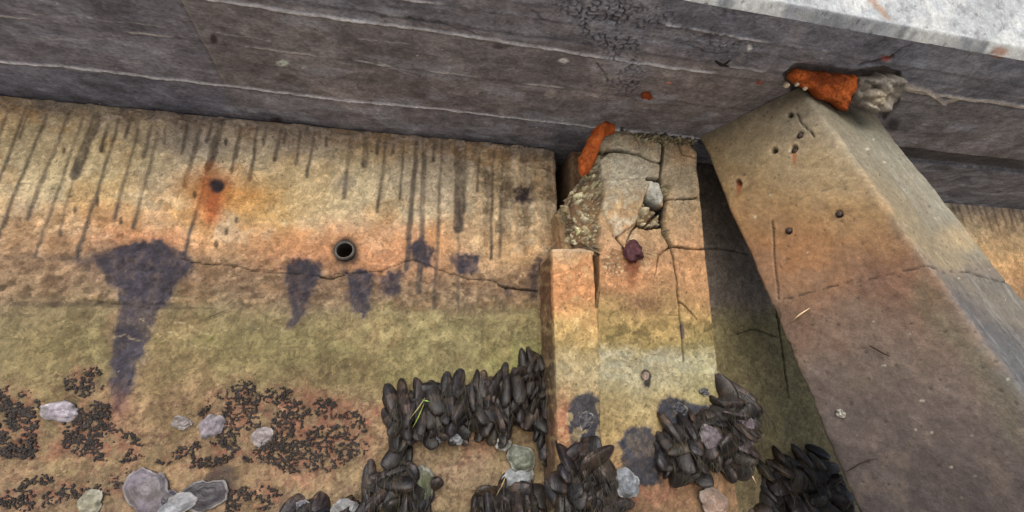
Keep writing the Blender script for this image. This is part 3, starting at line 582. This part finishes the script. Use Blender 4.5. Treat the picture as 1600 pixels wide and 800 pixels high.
t.stops(t.v + t.w1 * 50 - (t.u - 1250) * .08, [(130, (128, 116, 104)), (200, (150, 134, 114)), (255, (158, 134, 102)), (310, (164, 128, 84)), (370, (160, 114, 72)), (430, (136, 98, 74)), (480, (120, 94, 80)), (560, (114, 95, 86)), (640, (97, 82, 79)), (720, (87, 74, 73)), (820, (76, 66, 66))])
t.mix(left * t.ell(1240, 410, 60, 60, .8, 40), S(172, 112, 60), .45); t.mix(left * t.ell(1400, 430, 70, 50, .8, 40), S(112, 76, 62), .6); t.mix(left * t.ell(1290, 270, 70, 30, .8, 40), S(176, 146, 106), .5)
t.mix(left * t.ell(1250, 520, 60, 40, .8, 30), S(128, 90, 72), .5)
old = t.col.copy()
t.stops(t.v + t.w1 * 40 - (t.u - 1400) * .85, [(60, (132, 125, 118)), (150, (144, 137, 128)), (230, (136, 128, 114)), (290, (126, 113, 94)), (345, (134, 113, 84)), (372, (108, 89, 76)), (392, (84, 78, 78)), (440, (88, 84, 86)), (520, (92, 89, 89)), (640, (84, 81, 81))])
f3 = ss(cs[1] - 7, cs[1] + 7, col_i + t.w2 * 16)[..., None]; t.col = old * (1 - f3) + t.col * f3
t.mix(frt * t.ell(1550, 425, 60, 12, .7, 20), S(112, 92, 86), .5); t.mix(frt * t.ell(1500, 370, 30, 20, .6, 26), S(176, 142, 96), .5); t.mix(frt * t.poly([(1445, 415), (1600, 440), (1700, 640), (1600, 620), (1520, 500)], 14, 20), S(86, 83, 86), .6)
t.mix(np.exp(-((col_i - cs[1]) / 5) ** 2), S(150, 140, 130), .10)
for pts, ww in (([(1222, 468), (1270, 455), (1330, 442), (1380, 430), (1450, 414)], 2.4), ([(1450, 414), (1500, 424), (1570, 442), (1600, 450)], 2.4)):
    m = t.stroke(pts, ww, ww, .8, 8) * ss(.35, .55, fbm(t.u / 9, t.v / 9, 2, 870)); t.mix(m, S(52, 42, 38), .85); t.h -= m * .002
t.crack([(1205, 345), (1210, 400), (1216, 468)], 2.2, 1.6, .003, 4, .8); t.crack([(1246, 180), (1258, 200), (1276, 214)], 2.4, 2, .003, 10, .8)
for pts in ([(1250, 310), (1310, 290), (1340, 280)], [(1340, 545), (1365, 540)], [(1290, 580), (1296, 590)], [(1365, 525), (1370, 535)]): t.crack(pts, 1.4, .8, .001, 6, .5)
for (x, y, r) in [(1235, 181, 4), (1241, 232, 4.5), (1210, 236, 4.5), (1250, 212, 4), (1311, 334, 5), (1232, 360, 4), (1155, 287, 4)]:
    if y > 225 and y < 290: t.mix(left * t.ell(x, y - 1, r * 2.2, r * 2.4, .4, 8), S(186, 158, 124), .8)
    t.mix(left * t.ell(x, y, r, r, .4, 3), S(38, 30, 28), .95); t.h -= left * t.ell(x, y, r, r, .4, 3) * .008
t.mix(left * t.ell(1155, 285, 11, 12, .5, 8), S(196, 160, 118), .85); t.mix(left * t.ell(1156, 288, 5, 9, .4, 6), S(150, 76, 34), .9); t.mix(left * t.ell(1155, 284, 4, 5, .4, 3), S(34, 26, 24), .95)
t.mix(left * ss(.5, .75, fbm(t.u / 40, t.v / 40, 5, 1061)), S(138, 116, 96), .22); t.mix(left * ss(.5, .2, fbm(t.u / 40, t.v / 40, 5, 1061)), S(92, 76, 68), .2)
for (x, y) in [(1241, 245), (1155, 295)]: t.mix(left * t.ell(x, y, 3, 12, .6, 6), S(166, 88, 36), .85)
for _ in range(70):
    x = rng.uniform(1150, 1600); y = rng.uniform(200, 790); t.mix(t.ell(x, y, rng.uniform(1, 3), rng.uniform(.8, 2), .5, 3), S(*((60, 50, 46) if rng.random() < .7 else (196, 186, 166))), .7)
lb = t.stroke([(1092, 222), (1150, 390), (1212, 480), (1270, 640), (1330, 795)], 10, 16, 6, 16); t.mix(lb * ss(.45, .6, fbm(t.u / 8, t.v / 8, 3, 880)), S(124, 106, 84), .55); t.h -= lb * ss(.5, .75, fbm(t.u / 18, t.v / 18, 4, 885)) * .002
t.mix(left * t.poly([(1440, 420), (1600, 640), (1600, 720), (1500, 560), (1420, 470)], 16, 20), S(96, 92, 70), .4)
t.h += wob(P, .004, 890); scr = fbm((t.u * .8 - t.v * .6) / 3, (t.u * .6 + t.v * .8) / 60, 3, 895); t.mix(frt * ss(.6, .8, scr), S(176, 172, 166), .15)
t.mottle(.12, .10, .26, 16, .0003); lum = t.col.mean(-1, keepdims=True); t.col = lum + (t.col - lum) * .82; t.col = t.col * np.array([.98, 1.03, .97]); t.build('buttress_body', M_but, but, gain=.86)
nL = np.cross(B0 - A0, [0, 0, 1.]); nL /= np.linalg.norm(nL)
for (x, y) in [(1250, 212), (1311, 334), (1232, 360), (1241, 236)]:
    blob('anchor_bolt', hit(x, y, A0, nL), (.0038, .0038, .0038), M_rust, but, S(66, 56, 52), int(x), .35, 12, 8)

# ------------------------------------------------------------------ traced lumps: foam, broken concrete
def lump(name, pts, p0, n, thick, mat, colf, seed, step=2.0, rough=.35, edge=9.0, facet=0, parent=None):
    pts = np.asarray(pts, float); x0, y0 = pts.min(0) - 4; x1, y1 = pts.max(0) + 4
    us = np.arange(x0, x1, step); vs = np.arange(y0, y1, step); U, W = np.meshgrid(us, vs)
    sd = sdpoly(U + 5 * (vn(U / 9, W / 9, seed) - .5), W + 5 * (vn(U / 9 + 40, W / 9, seed) - .5), pts)
    gy_, gx_ = np.gradient(sd, step); gl = np.hypot(gx_, gy_) + 1e-6
    out = sd > 0; U2 = np.where(out, U - gx_ / gl * sd, U); W2 = np.where(out, W - gy_ / gl * sd, W)
    ins = ~out; cell = ins[:-1, :-1] | ins[1:, :-1] | ins[:-1, 1:] | ins[1:, 1:]
    n = np.asarray(n, float) / np.linalg.norm(n)
    rr = (R @ np.stack([U2.ravel() - CXP, W2.ravel() - CYP, np.full(U.size, F_PX)])).T
    base = EYE + rr * ((n @ (np.asarray(p0) - EYE)) / (rr @ n))[:, None]
    if n @ (EYE - np.asarray(p0)) < 0: n = -n
    dd = np.clip(-sd / edge, 0, 1); prof_ = np.sqrt(np.clip(1 - (1 - dd) ** 2, 0, 1))
    nz = fbm(U / 26, W / 26, 4, seed) - .5 + .35 * (fbm(U / 7, W / 7, 3, seed + 1) - .5)
    if facet: f1, f2, iv = voro(U / 22 + nz, W / 18 + nz, seed + 3); nz = nz * .6 + (iv - .5) * .9 * facet - f1 * .3
    hh = thick * prof_ * (1 + rough * 2 * nz)
    fr = base + n * hh.ravel()[:, None]; bk = base - n * (thick * .3 * prof_.ravel())[:, None]
    idx = np.arange(U.size).reshape(U.shape); q = np.stack([idx[:-1, :-1], idx[1:, :-1], idx[1:, 1:], idx[:-1, 1:]], -1)[cell]
    v = np.concatenate([fr, bk]); f = np.concatenate([q, q[:, ::-1] + U.size])
    used = np.unique(f); mp_ = np.zeros(len(v), int); mp_[used] = np.arange(len(used))
    c = colf(U, W).reshape(-1, 3); c = np.concatenate([c, c])
    return rawmesh(name, v[used], mp_[f], mat, parent, c[used])
nF = np.cross(B0 - B1, C0 - B0)
pa, pb, pc = at(1228, 118, 2, ZS - .001), at(1335, 118, 2, ZS - .001), hit(1306, 172, B0, nF)
nfo = np.cross(pb - pa, pc - pa)
def foamcol(U, W):
    k = fbm(U / 14, W / 10, 4, 900)[..., None]; c = S(152, 70, 32) * (1 - k) + S(184, 102, 52) * k
    e = ss(.52, .66, fbm(U / 20, W / 20, 4, 905))[..., None]; return c * (1 - .65 * e) + S(104, 48, 26) * .65 * e
tag(lump('orange_foam', [(1229, 122), (1232, 112), (1248, 107), (1275, 111), (1300, 114), (1336, 117), (1332, 138), (1322, 150), (1316, 173), (1305, 170), (1298, 160), (1272, 152), (1252, 136), (1240, 130)], pa, nfo, .017, M_foam, foamcol, 910),
    'orange foam lump plugging the hollow above the sloping buttress', 'foam')
def rockcol(U, W):
    k = fbm(U / 16, W / 12, 5, 920)[..., None]; c = S(88, 85, 83) * (1 - k) + S(150, 144, 136) * k
    e = np.exp(-(((U - 1358) / 20) ** 2 + ((W - 148) / 13) ** 2))[..., None]; return c * (1 - .7 * e) + S(178, 162, 134) * .7 * e
tag(lump('concrete_chunk', [(1318, 156), (1326, 140), (1336, 121), (1370, 114), (1402, 118), (1404, 138), (1394, 158), (1378, 174), (1348, 173), (1332, 164)], pa + np.array([0, 0, -.002]), nfo, .026, M_rock, rockcol, 930, facet=.5, rough=.6, edge=8),
    'grey broken chunk of concrete wedged beside the orange foam under the deck', 'concrete chunk')
tag(lump('orange_foam', [(962, 196), (944, 192), (926, 203), (914, 225), (904, 248), (902, 266), (909, 277), (922, 270), (931, 250), (936, 228), (946, 213), (960, 209)], [0, -.078, 0], [0, 1, .1], .013, M_foam, foamcol, 940, edge=12),
    'curved orange foam bead squeezed out at the top left of the cracked pillar', 'foam')
tag(lump('orange_foam', [(1002, 149), (1006, 144), (1016, 145), (1020, 151), (1014, 156), (1004, 155)], at(1010, 150, 2, ZS - .001), [0, 0, 1], .004, M_foam, lambda U, W: np.broadcast_to(S(150, 76, 44), U.shape + (3,)), 950, edge=5, step=1.2),
    'small dab of dull orange foam stuck alone on the deck underside', 'foam')
for i, (x, y, lab) in enumerate([(1229, 131, 'pale pebble at left tip of the orange foam above the buttress'), (1245, 130, 'pale pebble under the orange foam, middle one of three'), (1258, 136, 'pale pebble on the buttress head below the orange foam, nearest the ridge')]):
    q = hit(x, y + 2, pa, nfo); o = blob('pebble', q + (EYE - q) / np.linalg.norm(EYE - q) * (.006 if i == 0 else .014), ((.0048, .004, .0042), (.0036, .0034, .003), (.0042, .0034, .0032))[i], M_rock, None, S(182, 168, 148), 960 + i, .3, 14, 9); tag(o, lab, 'pebble', 'pebbles beside the orange foam')

# ------------------------------------------------------------------ sticks and straws
def stick(name, pts, r, col, label, cat, group=None):
    P = np.array(pts); seg = 7; v = []; f = []
    for i, q in enumerate(P):
        dr = P[min(i + 1, len(P) - 1)] - P[max(i - 1, 0)]; dr /= np.linalg.norm(dr); a = np.cross(dr, [.3, .9, .2]); a /= np.linalg.norm(a); b_ = np.cross(dr, a)
        k = r * (1 if 0 < i < len(P) - 1 else .4)
        for j in range(seg): v.append(q + k * (a * math.cos(2 * math.pi * j / seg) + b_ * math.sin(2 * math.pi * j / seg)))
    for i in range(len(P) - 1):
        for j in range(seg): f.append((i * seg + j, i * seg + (j + 1) % seg, (i + 1) * seg + (j + 1) % seg, (i + 1) * seg + j))
    o = rawmesh(name, v, [np.array(f), np.array([list(range(seg))[::-1]]), np.array([[(len(P) - 1) * seg + j for j in range(seg)]])], M_stick, None, np.tile(np.asarray(col), (len(v), 1)))
    return tag(o, label, cat, group)
onL = lambda x, y, o=.0035: hit(x, y, A0, nL) + (nL if nL @ (EYE - A0) > 0 else -nL) * o
stick('straw', [onL(1238, 503), onL(1252, 492, .006), onL(1266, 482)], .0011, S(206, 180, 140), 'pale dry straw stuck to the upper brown side of the buttress', 'straw')
stick('twig', [onL(1359, 540), onL(1370, 545, .006), onL(1382, 552, .006), onL(1392, 557)], .0011, S(52, 40, 34), 'short curved dark twig on the middle of the buttress side', 'twig')
stick('twig', [onL(1325, 736), onL(1345, 724, .005), onL(1360, 718, .006), onL(1374, 716)], .0008, S(56, 44, 40), 'long thin dark twig low on the buttress side', 'twig')
stick('twig', [at(1117, 95, 2, ZS - .004), at(1126, 101, 2, ZS - .009), at(1138, 104, 2, ZS - .005)], .0024, S(44, 38, 36), 'dark twig clinging to the deck underside, the left arm of a crossed pair', 'twig')
stick('twig', [at(1128, 103, 2, ZS - .008), at(1136, 98, 2, ZS - .008), at(1142, 93, 2, ZS - .004)], .0017, S(44, 38, 36), 'smaller dark twig on the deck underside crossing the other at its right', 'twig')
stick('straw', [at(322, 534, 1, -.004), at(329, 528, 1, -.006), at(336, 521, 1, -.004)], .0010, S(120, 124, 62), 'green straw on the algae green wall right of the biggest dark stain', 'straw')
stick('twig', [at(322, 498, 1, -.004), at(338, 491, 1, -.006), at(354, 484, 1, -.004)], .0007, S(66, 52, 42), 'thin dark twig lying along the horizontal joint of the wall', 'twig')
for i, (a, b_, c, lab) in enumerate([((645, 668), (662, 632), (128, 138, 66), 'green straw caught upright in the arched mussel bed'), ((640, 655), (664, 622), (150, 140, 92), 'buff straw caught in the left end of the arched mussel bed'), ((660, 625), (672, 628), (120, 150, 80), 'short green straw lying across the arched mussel bed'),
                                 ((1168, 734), (1182, 756), (190, 170, 140), 'pale straw hanging below the mussels on the right pillar edge'), ((775, 775), (790, 745), (160, 140, 96), 'buff straw standing beside the oyster left of the pillar foot')]):
    stick('straw', [at(*a, 1, -.055 if i < 3 else (-.1 if i == 3 else -.03)), at((a[0] + b_[0]) / 2 + 1, (a[1] + b_[1]) / 2, 1, -.06 if i < 3 else (-.105 if i == 3 else -.035)), at(*b_, 1, -.055 if i < 3 else (-.1 if i == 3 else -.03))], .0011, S(*c), lab, 'straw')

# ------------------------------------------------------------------ mussels
def mussel_mesh(i, L=.078):
    rg = np.random.default_rng(50 + i); nl, nc = 34, 20; v = []; c = []
    wd = rg.uniform(.26, .31); th = rg.uniform(.15, .19); bend = rg.uniform(-.12, .14); col0 = [S(36, 32, 33), S(33, 33, 34), S(42, 36, 31), S(37, 38, 43), S(45, 40, 40)][i]
    for a in range(nl + 1):
        t = a / nl; tt = .012 + .984 * t
        wv = wd * (tt ** .5) * ((1 - tt) ** .30) * 1.55; hv = th * (tt ** .6) * ((1 - tt) ** .48) * 1.75
        rg_ = 1 + .006 * math.sin(t * 38 + i) + .004 * math.sin(t * 83)
        for b_ in range(nc):
            q = 2 * math.pi * b_ / nc; x = math.cos(q); y = math.sin(q)
            lip = .82 if abs(y) < .1 else 1.0
            yy = math.copysign(abs(y) ** 1.15, y)
            v.append(((x * wv * lip * rg_ + bend * math.sin(math.pi * t)) * L, (t - .0) * L, yy * hv * rg_ * L))
            k = .55 + .9 * vn(np.array([t * 16. + i]), np.array([b_ * .35]), 8)[0]
            cc = col0 * k
            w_ = max(0, .28 - t) / .28; cc = cc * (1 - .25 * w_) + S(96, 88, 88) * .25 * w_ * k
            if lip < 1: cc = cc * .4
            g_ = fbm(np.array([x * 1.3 + i * 7.]), np.array([t * 5.]), 3, 44)[0]; cc = cc * (1 - .5 * ss(.52, .68, g_)) + S(92, 80, 66) * .5 * ss(.52, .68, g_) * k
            if t > .95: cc = cc * .6 + S(96, 90, 90) * .2
            c.append(cc)
    f = [(a * nc + b_, a * nc + (b_ + 1) % nc, (a + 1) * nc + (b_ + 1) % nc, (a + 1) * nc + b_) for a in range(nl) for b_ in range(nc)]
    o = rawmesh('mussel', v, [np.array(f), np.array([list(range(nc))[::-1]]), np.array([[nl * nc + j for j in range(nc)]])], M_mussel, None, np.array(c))
    me = o.data; bpy.data.objects.remove(o); return me
MUS = [mussel_mesh(i) for i in range(5)]
BEDS = [  # outline, carrying plane Y, spacing, mean hang direction (image degrees from straight down), label
    ([(606, 655), (614, 628), (642, 610), (700, 604), (760, 594), (800, 580), (824, 556), (842, 560), (850, 600), (858, 660), (856, 712), (846, 712), (832, 668), (800, 652), (788, 684), (766, 684), (745, 664), (720, 680), (690, 684), (642, 690), (614, 682)], 0, 12.2, 'dark mussel packed into the arched bed left of the pillar', 'mussels in the arched bed left of the pillar'),
    ([(568, 770), (578, 744), (604, 738), (612, 706), (638, 704), (648, 742), (672, 750), (676, 840), (560, 840)], 0, 15.5, 'dark mussel in the heap at bottom centre below the arched bed', 'mussels in the heap below the arched bed'),
    ([(872, 728), (892, 704), (915, 694), (934, 704), (944, 742), (958, 772), (954, 840), (868, 840)], YB, 16, 'dark mussel in the clump on the foot of the pillar corner block', 'mussels on the pillar corner block'),
    ([(1020, 690), (1042, 664), (1062, 660), (1100, 646), (1130, 612), (1150, 614), (1162, 640), (1172, 668), (1166, 700), (1152, 736), (1130, 740), (1104, 716), (1088, 745), (1060, 748), (1024, 735)], YF, 15.5, 'dark mussel in the clump wrapped round the right edge of the pillar', 'mussels on the right edge of the pillar'),
    ([(1192, 724), (1222, 710), (1254, 720), (1280, 696), (1304, 742), (1326, 840), (1180, 840)], 0, 16.5, 'dark mussel in the shaded bay between pillar and buttress', 'mussels between pillar and buttress'),
    ([(738, 774), (762, 758), (830, 764), (848, 778), (848, 840), (732, 840)], 0, 17, 'dark mussel at bottom edge just left of the pillar', 'mussels at the bottom left of the pillar'),
    ([(458, 796), (470, 786), (494, 788), (520, 800), (560, 800), (560, 840), (452, 840)], 0, 19, 'dark mussel low on the wall at the bottom left of the heap', 'mussels low on the wall left of the heap')]
for pts, yp, spc, lab, grp in BEDS:
    pc_ = np.array(pts, float); q0 = at(*pc_.mean(0), 1, yp)
    tag(lump('silt_mat', pc_, np.array([0, yp - .001, 0]), [0, 1, 0], .020, M_crust, lambda U, W: S(40, 36, 33) * (.4 + .8 * fbm(U / 6, W / 14, 4, 985))[..., None], 980, step=3, rough=.9, edge=16), 'black silt and beard threads binding the ' + grp, 'silt mat', kind='stuff')
nm = 0
for bi, (pts, yp, spc, lab, grp) in enumerate(BEDS):
    pa_ = np.array(pts, float); x0, y0 = pa_.min(0); x1, y1 = pa_.max(0); got = []
    for _ in range(6000):
        q = np.array([rng.uniform(x0, x1), rng.uniform(y0, min(y1, 838))])
        sd = sdpoly(np.array([q[0]]), np.array([q[1]]), pa_)[0]
        if sd > 5 * rng.random() - 3: continue
        if any((q - g_) @ (q - g_) < spc ** 2 for g_, _s in got): continue
        got.append((q, sd))
    for q, sd in got:
        if nm >= 298: break
        L = rng.uniform(.42, .85) if bi else rng.uniform(.45, .85)
        dpt = min(-sd / 30., 1.0)
        root = at(q[0], q[1], 1, yp) + np.array([0, -(.010 + .028 * dpt * rng.uniform(.4, 1.2)), 0])
        ang = rng.normal(0, .5); 
        dirv = np.array([math.sin(ang) - (.12 if bi == 0 else 0), -rng.uniform(.2, .75) if bi in (0, 1) else -rng.uniform(.3, 1.4), -math.cos(ang)])
        if rng.random() < (.14 if bi == 0 else .33): dirv = np.array([rng.normal(0, .7), -rng.uniform(.1, .5), rng.uniform(-.2, .6)])
        if bi == 3 and q[0] > 1120: dirv[0] += .5
        dirv /= np.linalg.norm(dirv)
        side = np.cross(dirv, [0, 1, 0]); side /= np.linalg.norm(side); up = np.cross(side, dirv)
        ro = rng.uniform(-1.4, 1.4); xa = side * math.cos(ro) + up * math.sin(ro); za = np.cross(xa, dirv)
        M = Matrix([[*xa, 0], [*dirv, 0], [*za, 0], [0, 0, 0, 1]]).transposed() @ Matrix.Diagonal((L * (rng.uniform(.65, .95) if bi in (0, 1) else rng.uniform(.8, 1.2)), L, L * rng.uniform(.8, 1.1), 1))
        M.translation = root - dirv * .050 * L
        o = bpy.data.objects.new('mussel', MUS[rng.integers(0, 5)]); COL.objects.link(o); o.matrix_world = M
        tag(o, lab, 'mussel', grp); nm += 1

# fine dark weed and beard threads hanging among the shells
vv = []; ff = []; cc = []
for bi, (pts, yp, spc, lab, grp) in enumerate(BEDS):
    pa_ = np.array(pts, float); x0, y0 = pa_.min(0); x1, y1 = pa_.max(0)
    for _ in range(int((x1 - x0) * (y1 - y0) / 48)):
        q = np.array([rng.uniform(x0, x1), rng.uniform(y0, y1)])
        if sdpoly(np.array([q[0]]), np.array([q[1]]), pa_)[0] > -4: continue
        a = at(q[0], q[1], 1, yp) + np.array([0, -rng.uniform(.018, .06), .014]); l = rng.uniform(.010, .042); sx = rng.normal(-.12, .35); r = rng.uniform(.0003, .0008)
        cv = rng.normal(0, .25); n0 = len(vv); pc = np.array((52, 47, 40)) * rng.uniform(.6, 1.5); pc = pc * ((1.0, 1.05, .8) if rng.random() < .3 else (1, 1, 1))
        for i in range(5):
            t_ = i / 4; c = a + l * np.array([sx * t_ + cv * t_ * t_, -.25 * math.sin(t_ * 3.1), -t_]); k = r * (1 - .7 * t_)
            vv += [c + [k, 0, 0], c + [-k * .5, k * .8, 0], c + [-k * .5, -k * .8, 0]]; cc += [S(*pc)] * 3
        for i in range(4):
            for j in range(3): ff.append((n0 + i * 3 + j, n0 + i * 3 + (j + 1) % 3, n0 + i * 3 + 3 + (j + 1) % 3, n0 + i * 3 + 3 + j))
tag(rawmesh('weed', vv, np.array(ff), M_crust, None, np.array(cc)), 'fine dark weed and beard threads hanging over the mussel beds', 'weed', kind='stuff')

# ------------------------------------------------------------------ oysters and other shells
def oyster(px, py, yp, rx, ry, rot, col, label, seed, off=.006, name='oyster_shell', cat='oyster', lift=.011, tilt=(0, 0)):
    rg = np.random.default_rng(seed); nr, ns = 22, 44; k = .7 / F_PX * 1.05
    th = np.arange(ns) * 2 * math.pi / ns
    out = 1 + .20 * np.sin(th + rg.uniform(0, 6)) + .09 * np.sin(2 * th + rg.uniform(0, 6)) + .05 * np.sin(3 * th + rg.uniform(0, 6)) + .05 * np.sin(5 * th + rg.uniform(0, 6)) + .03 * np.sin(11 * th + seed) + .02 * np.sin(17 * th + 2 * seed)
    out = out * .9; lift = lift * .55; off = off * .75; col = np.asarray(col) * .74
    v = []; c = []; col = np.asarray(col)
    ec = rg.uniform(-.3, .3, 2)
    for i in range(nr + 1):
        t = i / nr
        ridg = .0005 * math.sin(t * 14 + seed) + .00025 * math.sin(t * 47)
        for j in range(ns):
            r = out[j] * t; x = r * math.cos(th[j]) + ec[0] * (1 - t); y = r * math.sin(th[j]) + ec[1] * (1 - t)
            wav = .0016 * math.sin(th[j] * 5 + seed) * t * t
            h = lift * (1 - t ** 2.2) + ridg + wav
            v.append((x * rx * k, -h, y * ry * k))
            n = fbm(np.array([x * 3 + seed]), np.array([y * 3.]), 4, seed)[0]; band_ = .5 + .5 * math.sin(t * 17 + n * 6)
            n2 = fbm(np.array([x * 1.2 + seed]), np.array([y * 1.2 + 4]), 3, seed + 2)[0]; cc = (col * (.5 + .9 * n) * (.92 + .12 * band_)) * (1 - .4 * ss(.5, .7, n2)) + S(84, 80, 70) * .4 * ss(.5, .7, n2)
            if t > .9: cc = cc * .6 + S(160, 156, 150) * .4 * n * 1.4
            cc = cc * .9
            c.append(cc)
    m = len(v); v += [(a * .97, .0035, b_ * .97) for a, _, b_ in v[nr * ns:(nr + 1) * ns]] + [(0, .004, 0)]; c += [col * .35] * (ns + 1)
    f = [(i * ns + j, (i + 1) * ns + j, (i + 1) * ns + (j + 1) % ns, i * ns + (j + 1) % ns) for i in range(nr) for j in range(ns)]
    f += [(nr * ns + j, m + j, m + (j + 1) % ns, nr * ns + (j + 1) % ns) for j in range(ns)]
    t3 = np.array([(m + j, m + ns, m + (j + 1) % ns) for j in range(ns)])
    o = rawmesh(name, v, [np.array(f), t3], M_shell, None, np.array(c))
    o.location = at(px, py, 1, yp) + np.array([0, -off, 0]); o.rotation_euler = (tilt[0], rot, tilt[1]); return tag(o, label, cat, 'shells grown on the wall and pillar')
G1, G2, G3, G4 = S(150, 142, 150), S(124, 116, 126), S(168, 168, 160), S(128, 136, 116)
oyster(104, 644, 0, 21, 13, .1, S(176, 168, 178), 'glossy pale oyster with a dark left lip among black crust at far left', 21, tilt=(.3, .2))
oyster(331, 663, 0, 14, 18, .3, G1, 'small rounded grey oyster on black crust below centre left', 22, tilt=(.2, .1))
oyster(238, 762, 0, 24, 31, -.6, G2, 'large leaning purple grey oyster at bottom left', 23, off=.008, lift=.016)
oyster(262, 778, 0, 15, 13, .4, S(70, 66, 74), 'small dark oyster tucked under the large leaning one', 24)
oyster(276, 792, 0, 22, 14, -.3, S(140, 142, 146), 'pale rimmed oyster at the bottom edge beside the large leaning one', 25, off=.01)
oyster(322, 768, 0, 26, 20, 0, S(62, 58, 64), 'broad flat dark oyster right of the large leaning one', 26, lift=.006)
oyster(288, 660, 0, 12, 9, .2, S(138, 128, 126), 'faint flat oyster scar between the biggest stain and the small rounded oyster', 27, lift=.003, off=.003)
oyster(412, 684, 0, 14, 13, .5, S(146, 136, 136), 'thin grey oyster ring on reddish crust', 28, lift=.004, off=.003)
oyster(142, 786, 0, 14, 14, .5, S(150, 146, 124), 'dull buff oyster at bottom far left', 29, lift=.008)
oyster(808, 714, 0, 22, 19, .2, S(112, 118, 104), 'greenish oyster between the arched bed and the pillar', 30, off=.012, lift=.013)
oyster(812, 748, 0, 24, 17, .1, S(138, 144, 146), 'bluish grey oyster below the greenish oyster', 31, off=.008)
oyster(780, 690, 0, 13, 11, 0, S(170, 172, 166), 'small pale oyster under the right end of the arched bed', 32, off=.024)
oyster(711, 680, 0, 13, 9, 0, S(150, 154, 162), 'silvery oyster lip under the middle of the arched bed', 33, off=.022)
oyster(686, 682, 0, 10, 9, 0, S(120, 122, 136), 'dark blue grey oyster lip under the left half of the arched bed', 34, off=.022)
oyster(655, 755, 0, 18, 30, .1, S(78, 86, 54), 'green oyster leaning on the right side of the bottom heap', 35, off=.02, lift=.016)
oyster(632, 795, 0, 26, 16, .3, S(100, 106, 92), 'greenish grey oyster at the bottom edge under the heap', 36, off=.02)
oyster(978, 752, YF, 21, 17, .3, S(126, 131, 138), 'pale blue grey oyster on the pillar between the two mussel clumps', 37, off=.012, lift=.012)
oyster(892, 790, YB, 22, 18, .2, S(124, 128, 122), 'grey oyster at the bottom of the corner block', 38, off=.012)
oyster(1090, 676, YF, 20, 15, .4, S(120, 110, 116), 'purplish oyster half buried in the clump on the right pillar edge', 39, off=.045)
oyster(1145, 672, YF, 20, 24, .4, S(112, 100, 108), 'upright purplish oyster at the right side of the pillar edge clump', 40, off=.04)
oyster(1110, 785, YF, 24, 16, .4, S(150, 126, 112), 'pinkish oyster at the bottom edge right of the pillar', 41, off=.014)
oyster(1100, 612, YF, 7, 6, 0, S(86, 84, 88), 'tiny dark shell at the top of the pillar edge clump', 42, lift=.004)
oyster(916, 655, YB, 10, 13, .2, S(54, 54, 62), 'dark oyster in the round tar stain on the corner block', 43, lift=.008, off=.003)
oyster(1060, 640, YF, 11, 9, .2, S(58, 58, 66), 'dark oyster scar on the stain above the pillar edge clump', 44, lift=.004, off=.003)
oyster(480, 792, 0, 17, 12, .2, S(104, 102, 110), 'grey oyster at the bottom edge left of the heap', 45, off=.012)
oyster(545, 792, 0, 18, 12, .2, S(128, 128, 130), 'pale grey oyster at the bottom edge touching the heap', 46, off=.02)
o = oyster(1315, 646, -.2, 6, 5, .3, S(176, 170, 158), 'tiny pale limpet alone on the dark lower buttress side', 47, name='limpet', cat='limpet', lift=.004, off=0)
o.location = onL(1315, 646, .002); o.rotation_euler = (0, 0, math.atan2(nL[1], nL[0]) + (math.pi / 2 if nL[0] < 0 and False else -math.pi / 2 + math.pi))

# ------------------------------------------------------------------ black crust: countless tiny growths, one mesh
vv = []; cc = []; fq = []; ft = []; n0 = 0
BU = np.array([(math.cos(a) * r, h, math.sin(a) * r) for (r, h) in ((1, 1.6), (.85, -.7)) for a in np.arange(5) * math.pi * .4] + [(0, -1.1, 0)])
BF = np.array([(j, (j + 1) % 5, 5 + (j + 1) % 5, 5 + j) for j in range(5)]); BT = np.array([(5 + j, 5 + (j + 1) % 5, 10) for j in range(5)])
for (pts, cnt, den) in PATCH:
    pts = np.array(pts, float); x0, y0 = pts.min(0) - 6; x1, y1 = pts.max(0) + 6; n = int((x1 - x0) * (y1 - y0) * 1.25)
    a = rng.uniform(x0, x1, n); b_ = rng.uniform(y0, y1, n)
    sd, lace, cl = lacework(a, b_, pts, den)
    keep = (sd < 3 * rng.random(n)) & (lace < .06 * (.5 + den)) & (cl > .40 + (1 - den) * .12)
    print('crust', n, (sd < 0).sum(), keep.sum()); a = a[keep]; b_ = b_[keep]
    for x, y in zip(a, b_):
        s_ = rng.uniform(.0005, .0014); th = rng.uniform(0, 6.3); cs_, sn = math.cos(th), math.sin(th)
        q = BU * (s_ * rng.uniform(.7, 1.8), s_ * rng.uniform(.3, 1.1), s_ * rng.uniform(.5, 1.0))
        vv.append(np.column_stack([q[:, 0] * cs_ - q[:, 2] * sn, q[:, 1], q[:, 0] * sn + q[:, 2] * cs_]) + at(x, y, 1, -.0024))
        fq.append(BF + n0); ft.append(BT + n0); n0 += 11
        cc.append(np.tile(S(*(np.array((46, 40, 37)) * rng.uniform(.6, 1.3))), (11, 1)))
tag(rawmesh('black_crust', np.concatenate(vv), [np.concatenate(fq), np.concatenate(ft)], M_crust, None, np.concatenate(cc), False), 'patches of black algae crust spread over the lower left sea wall', 'crust', kind='stuff')
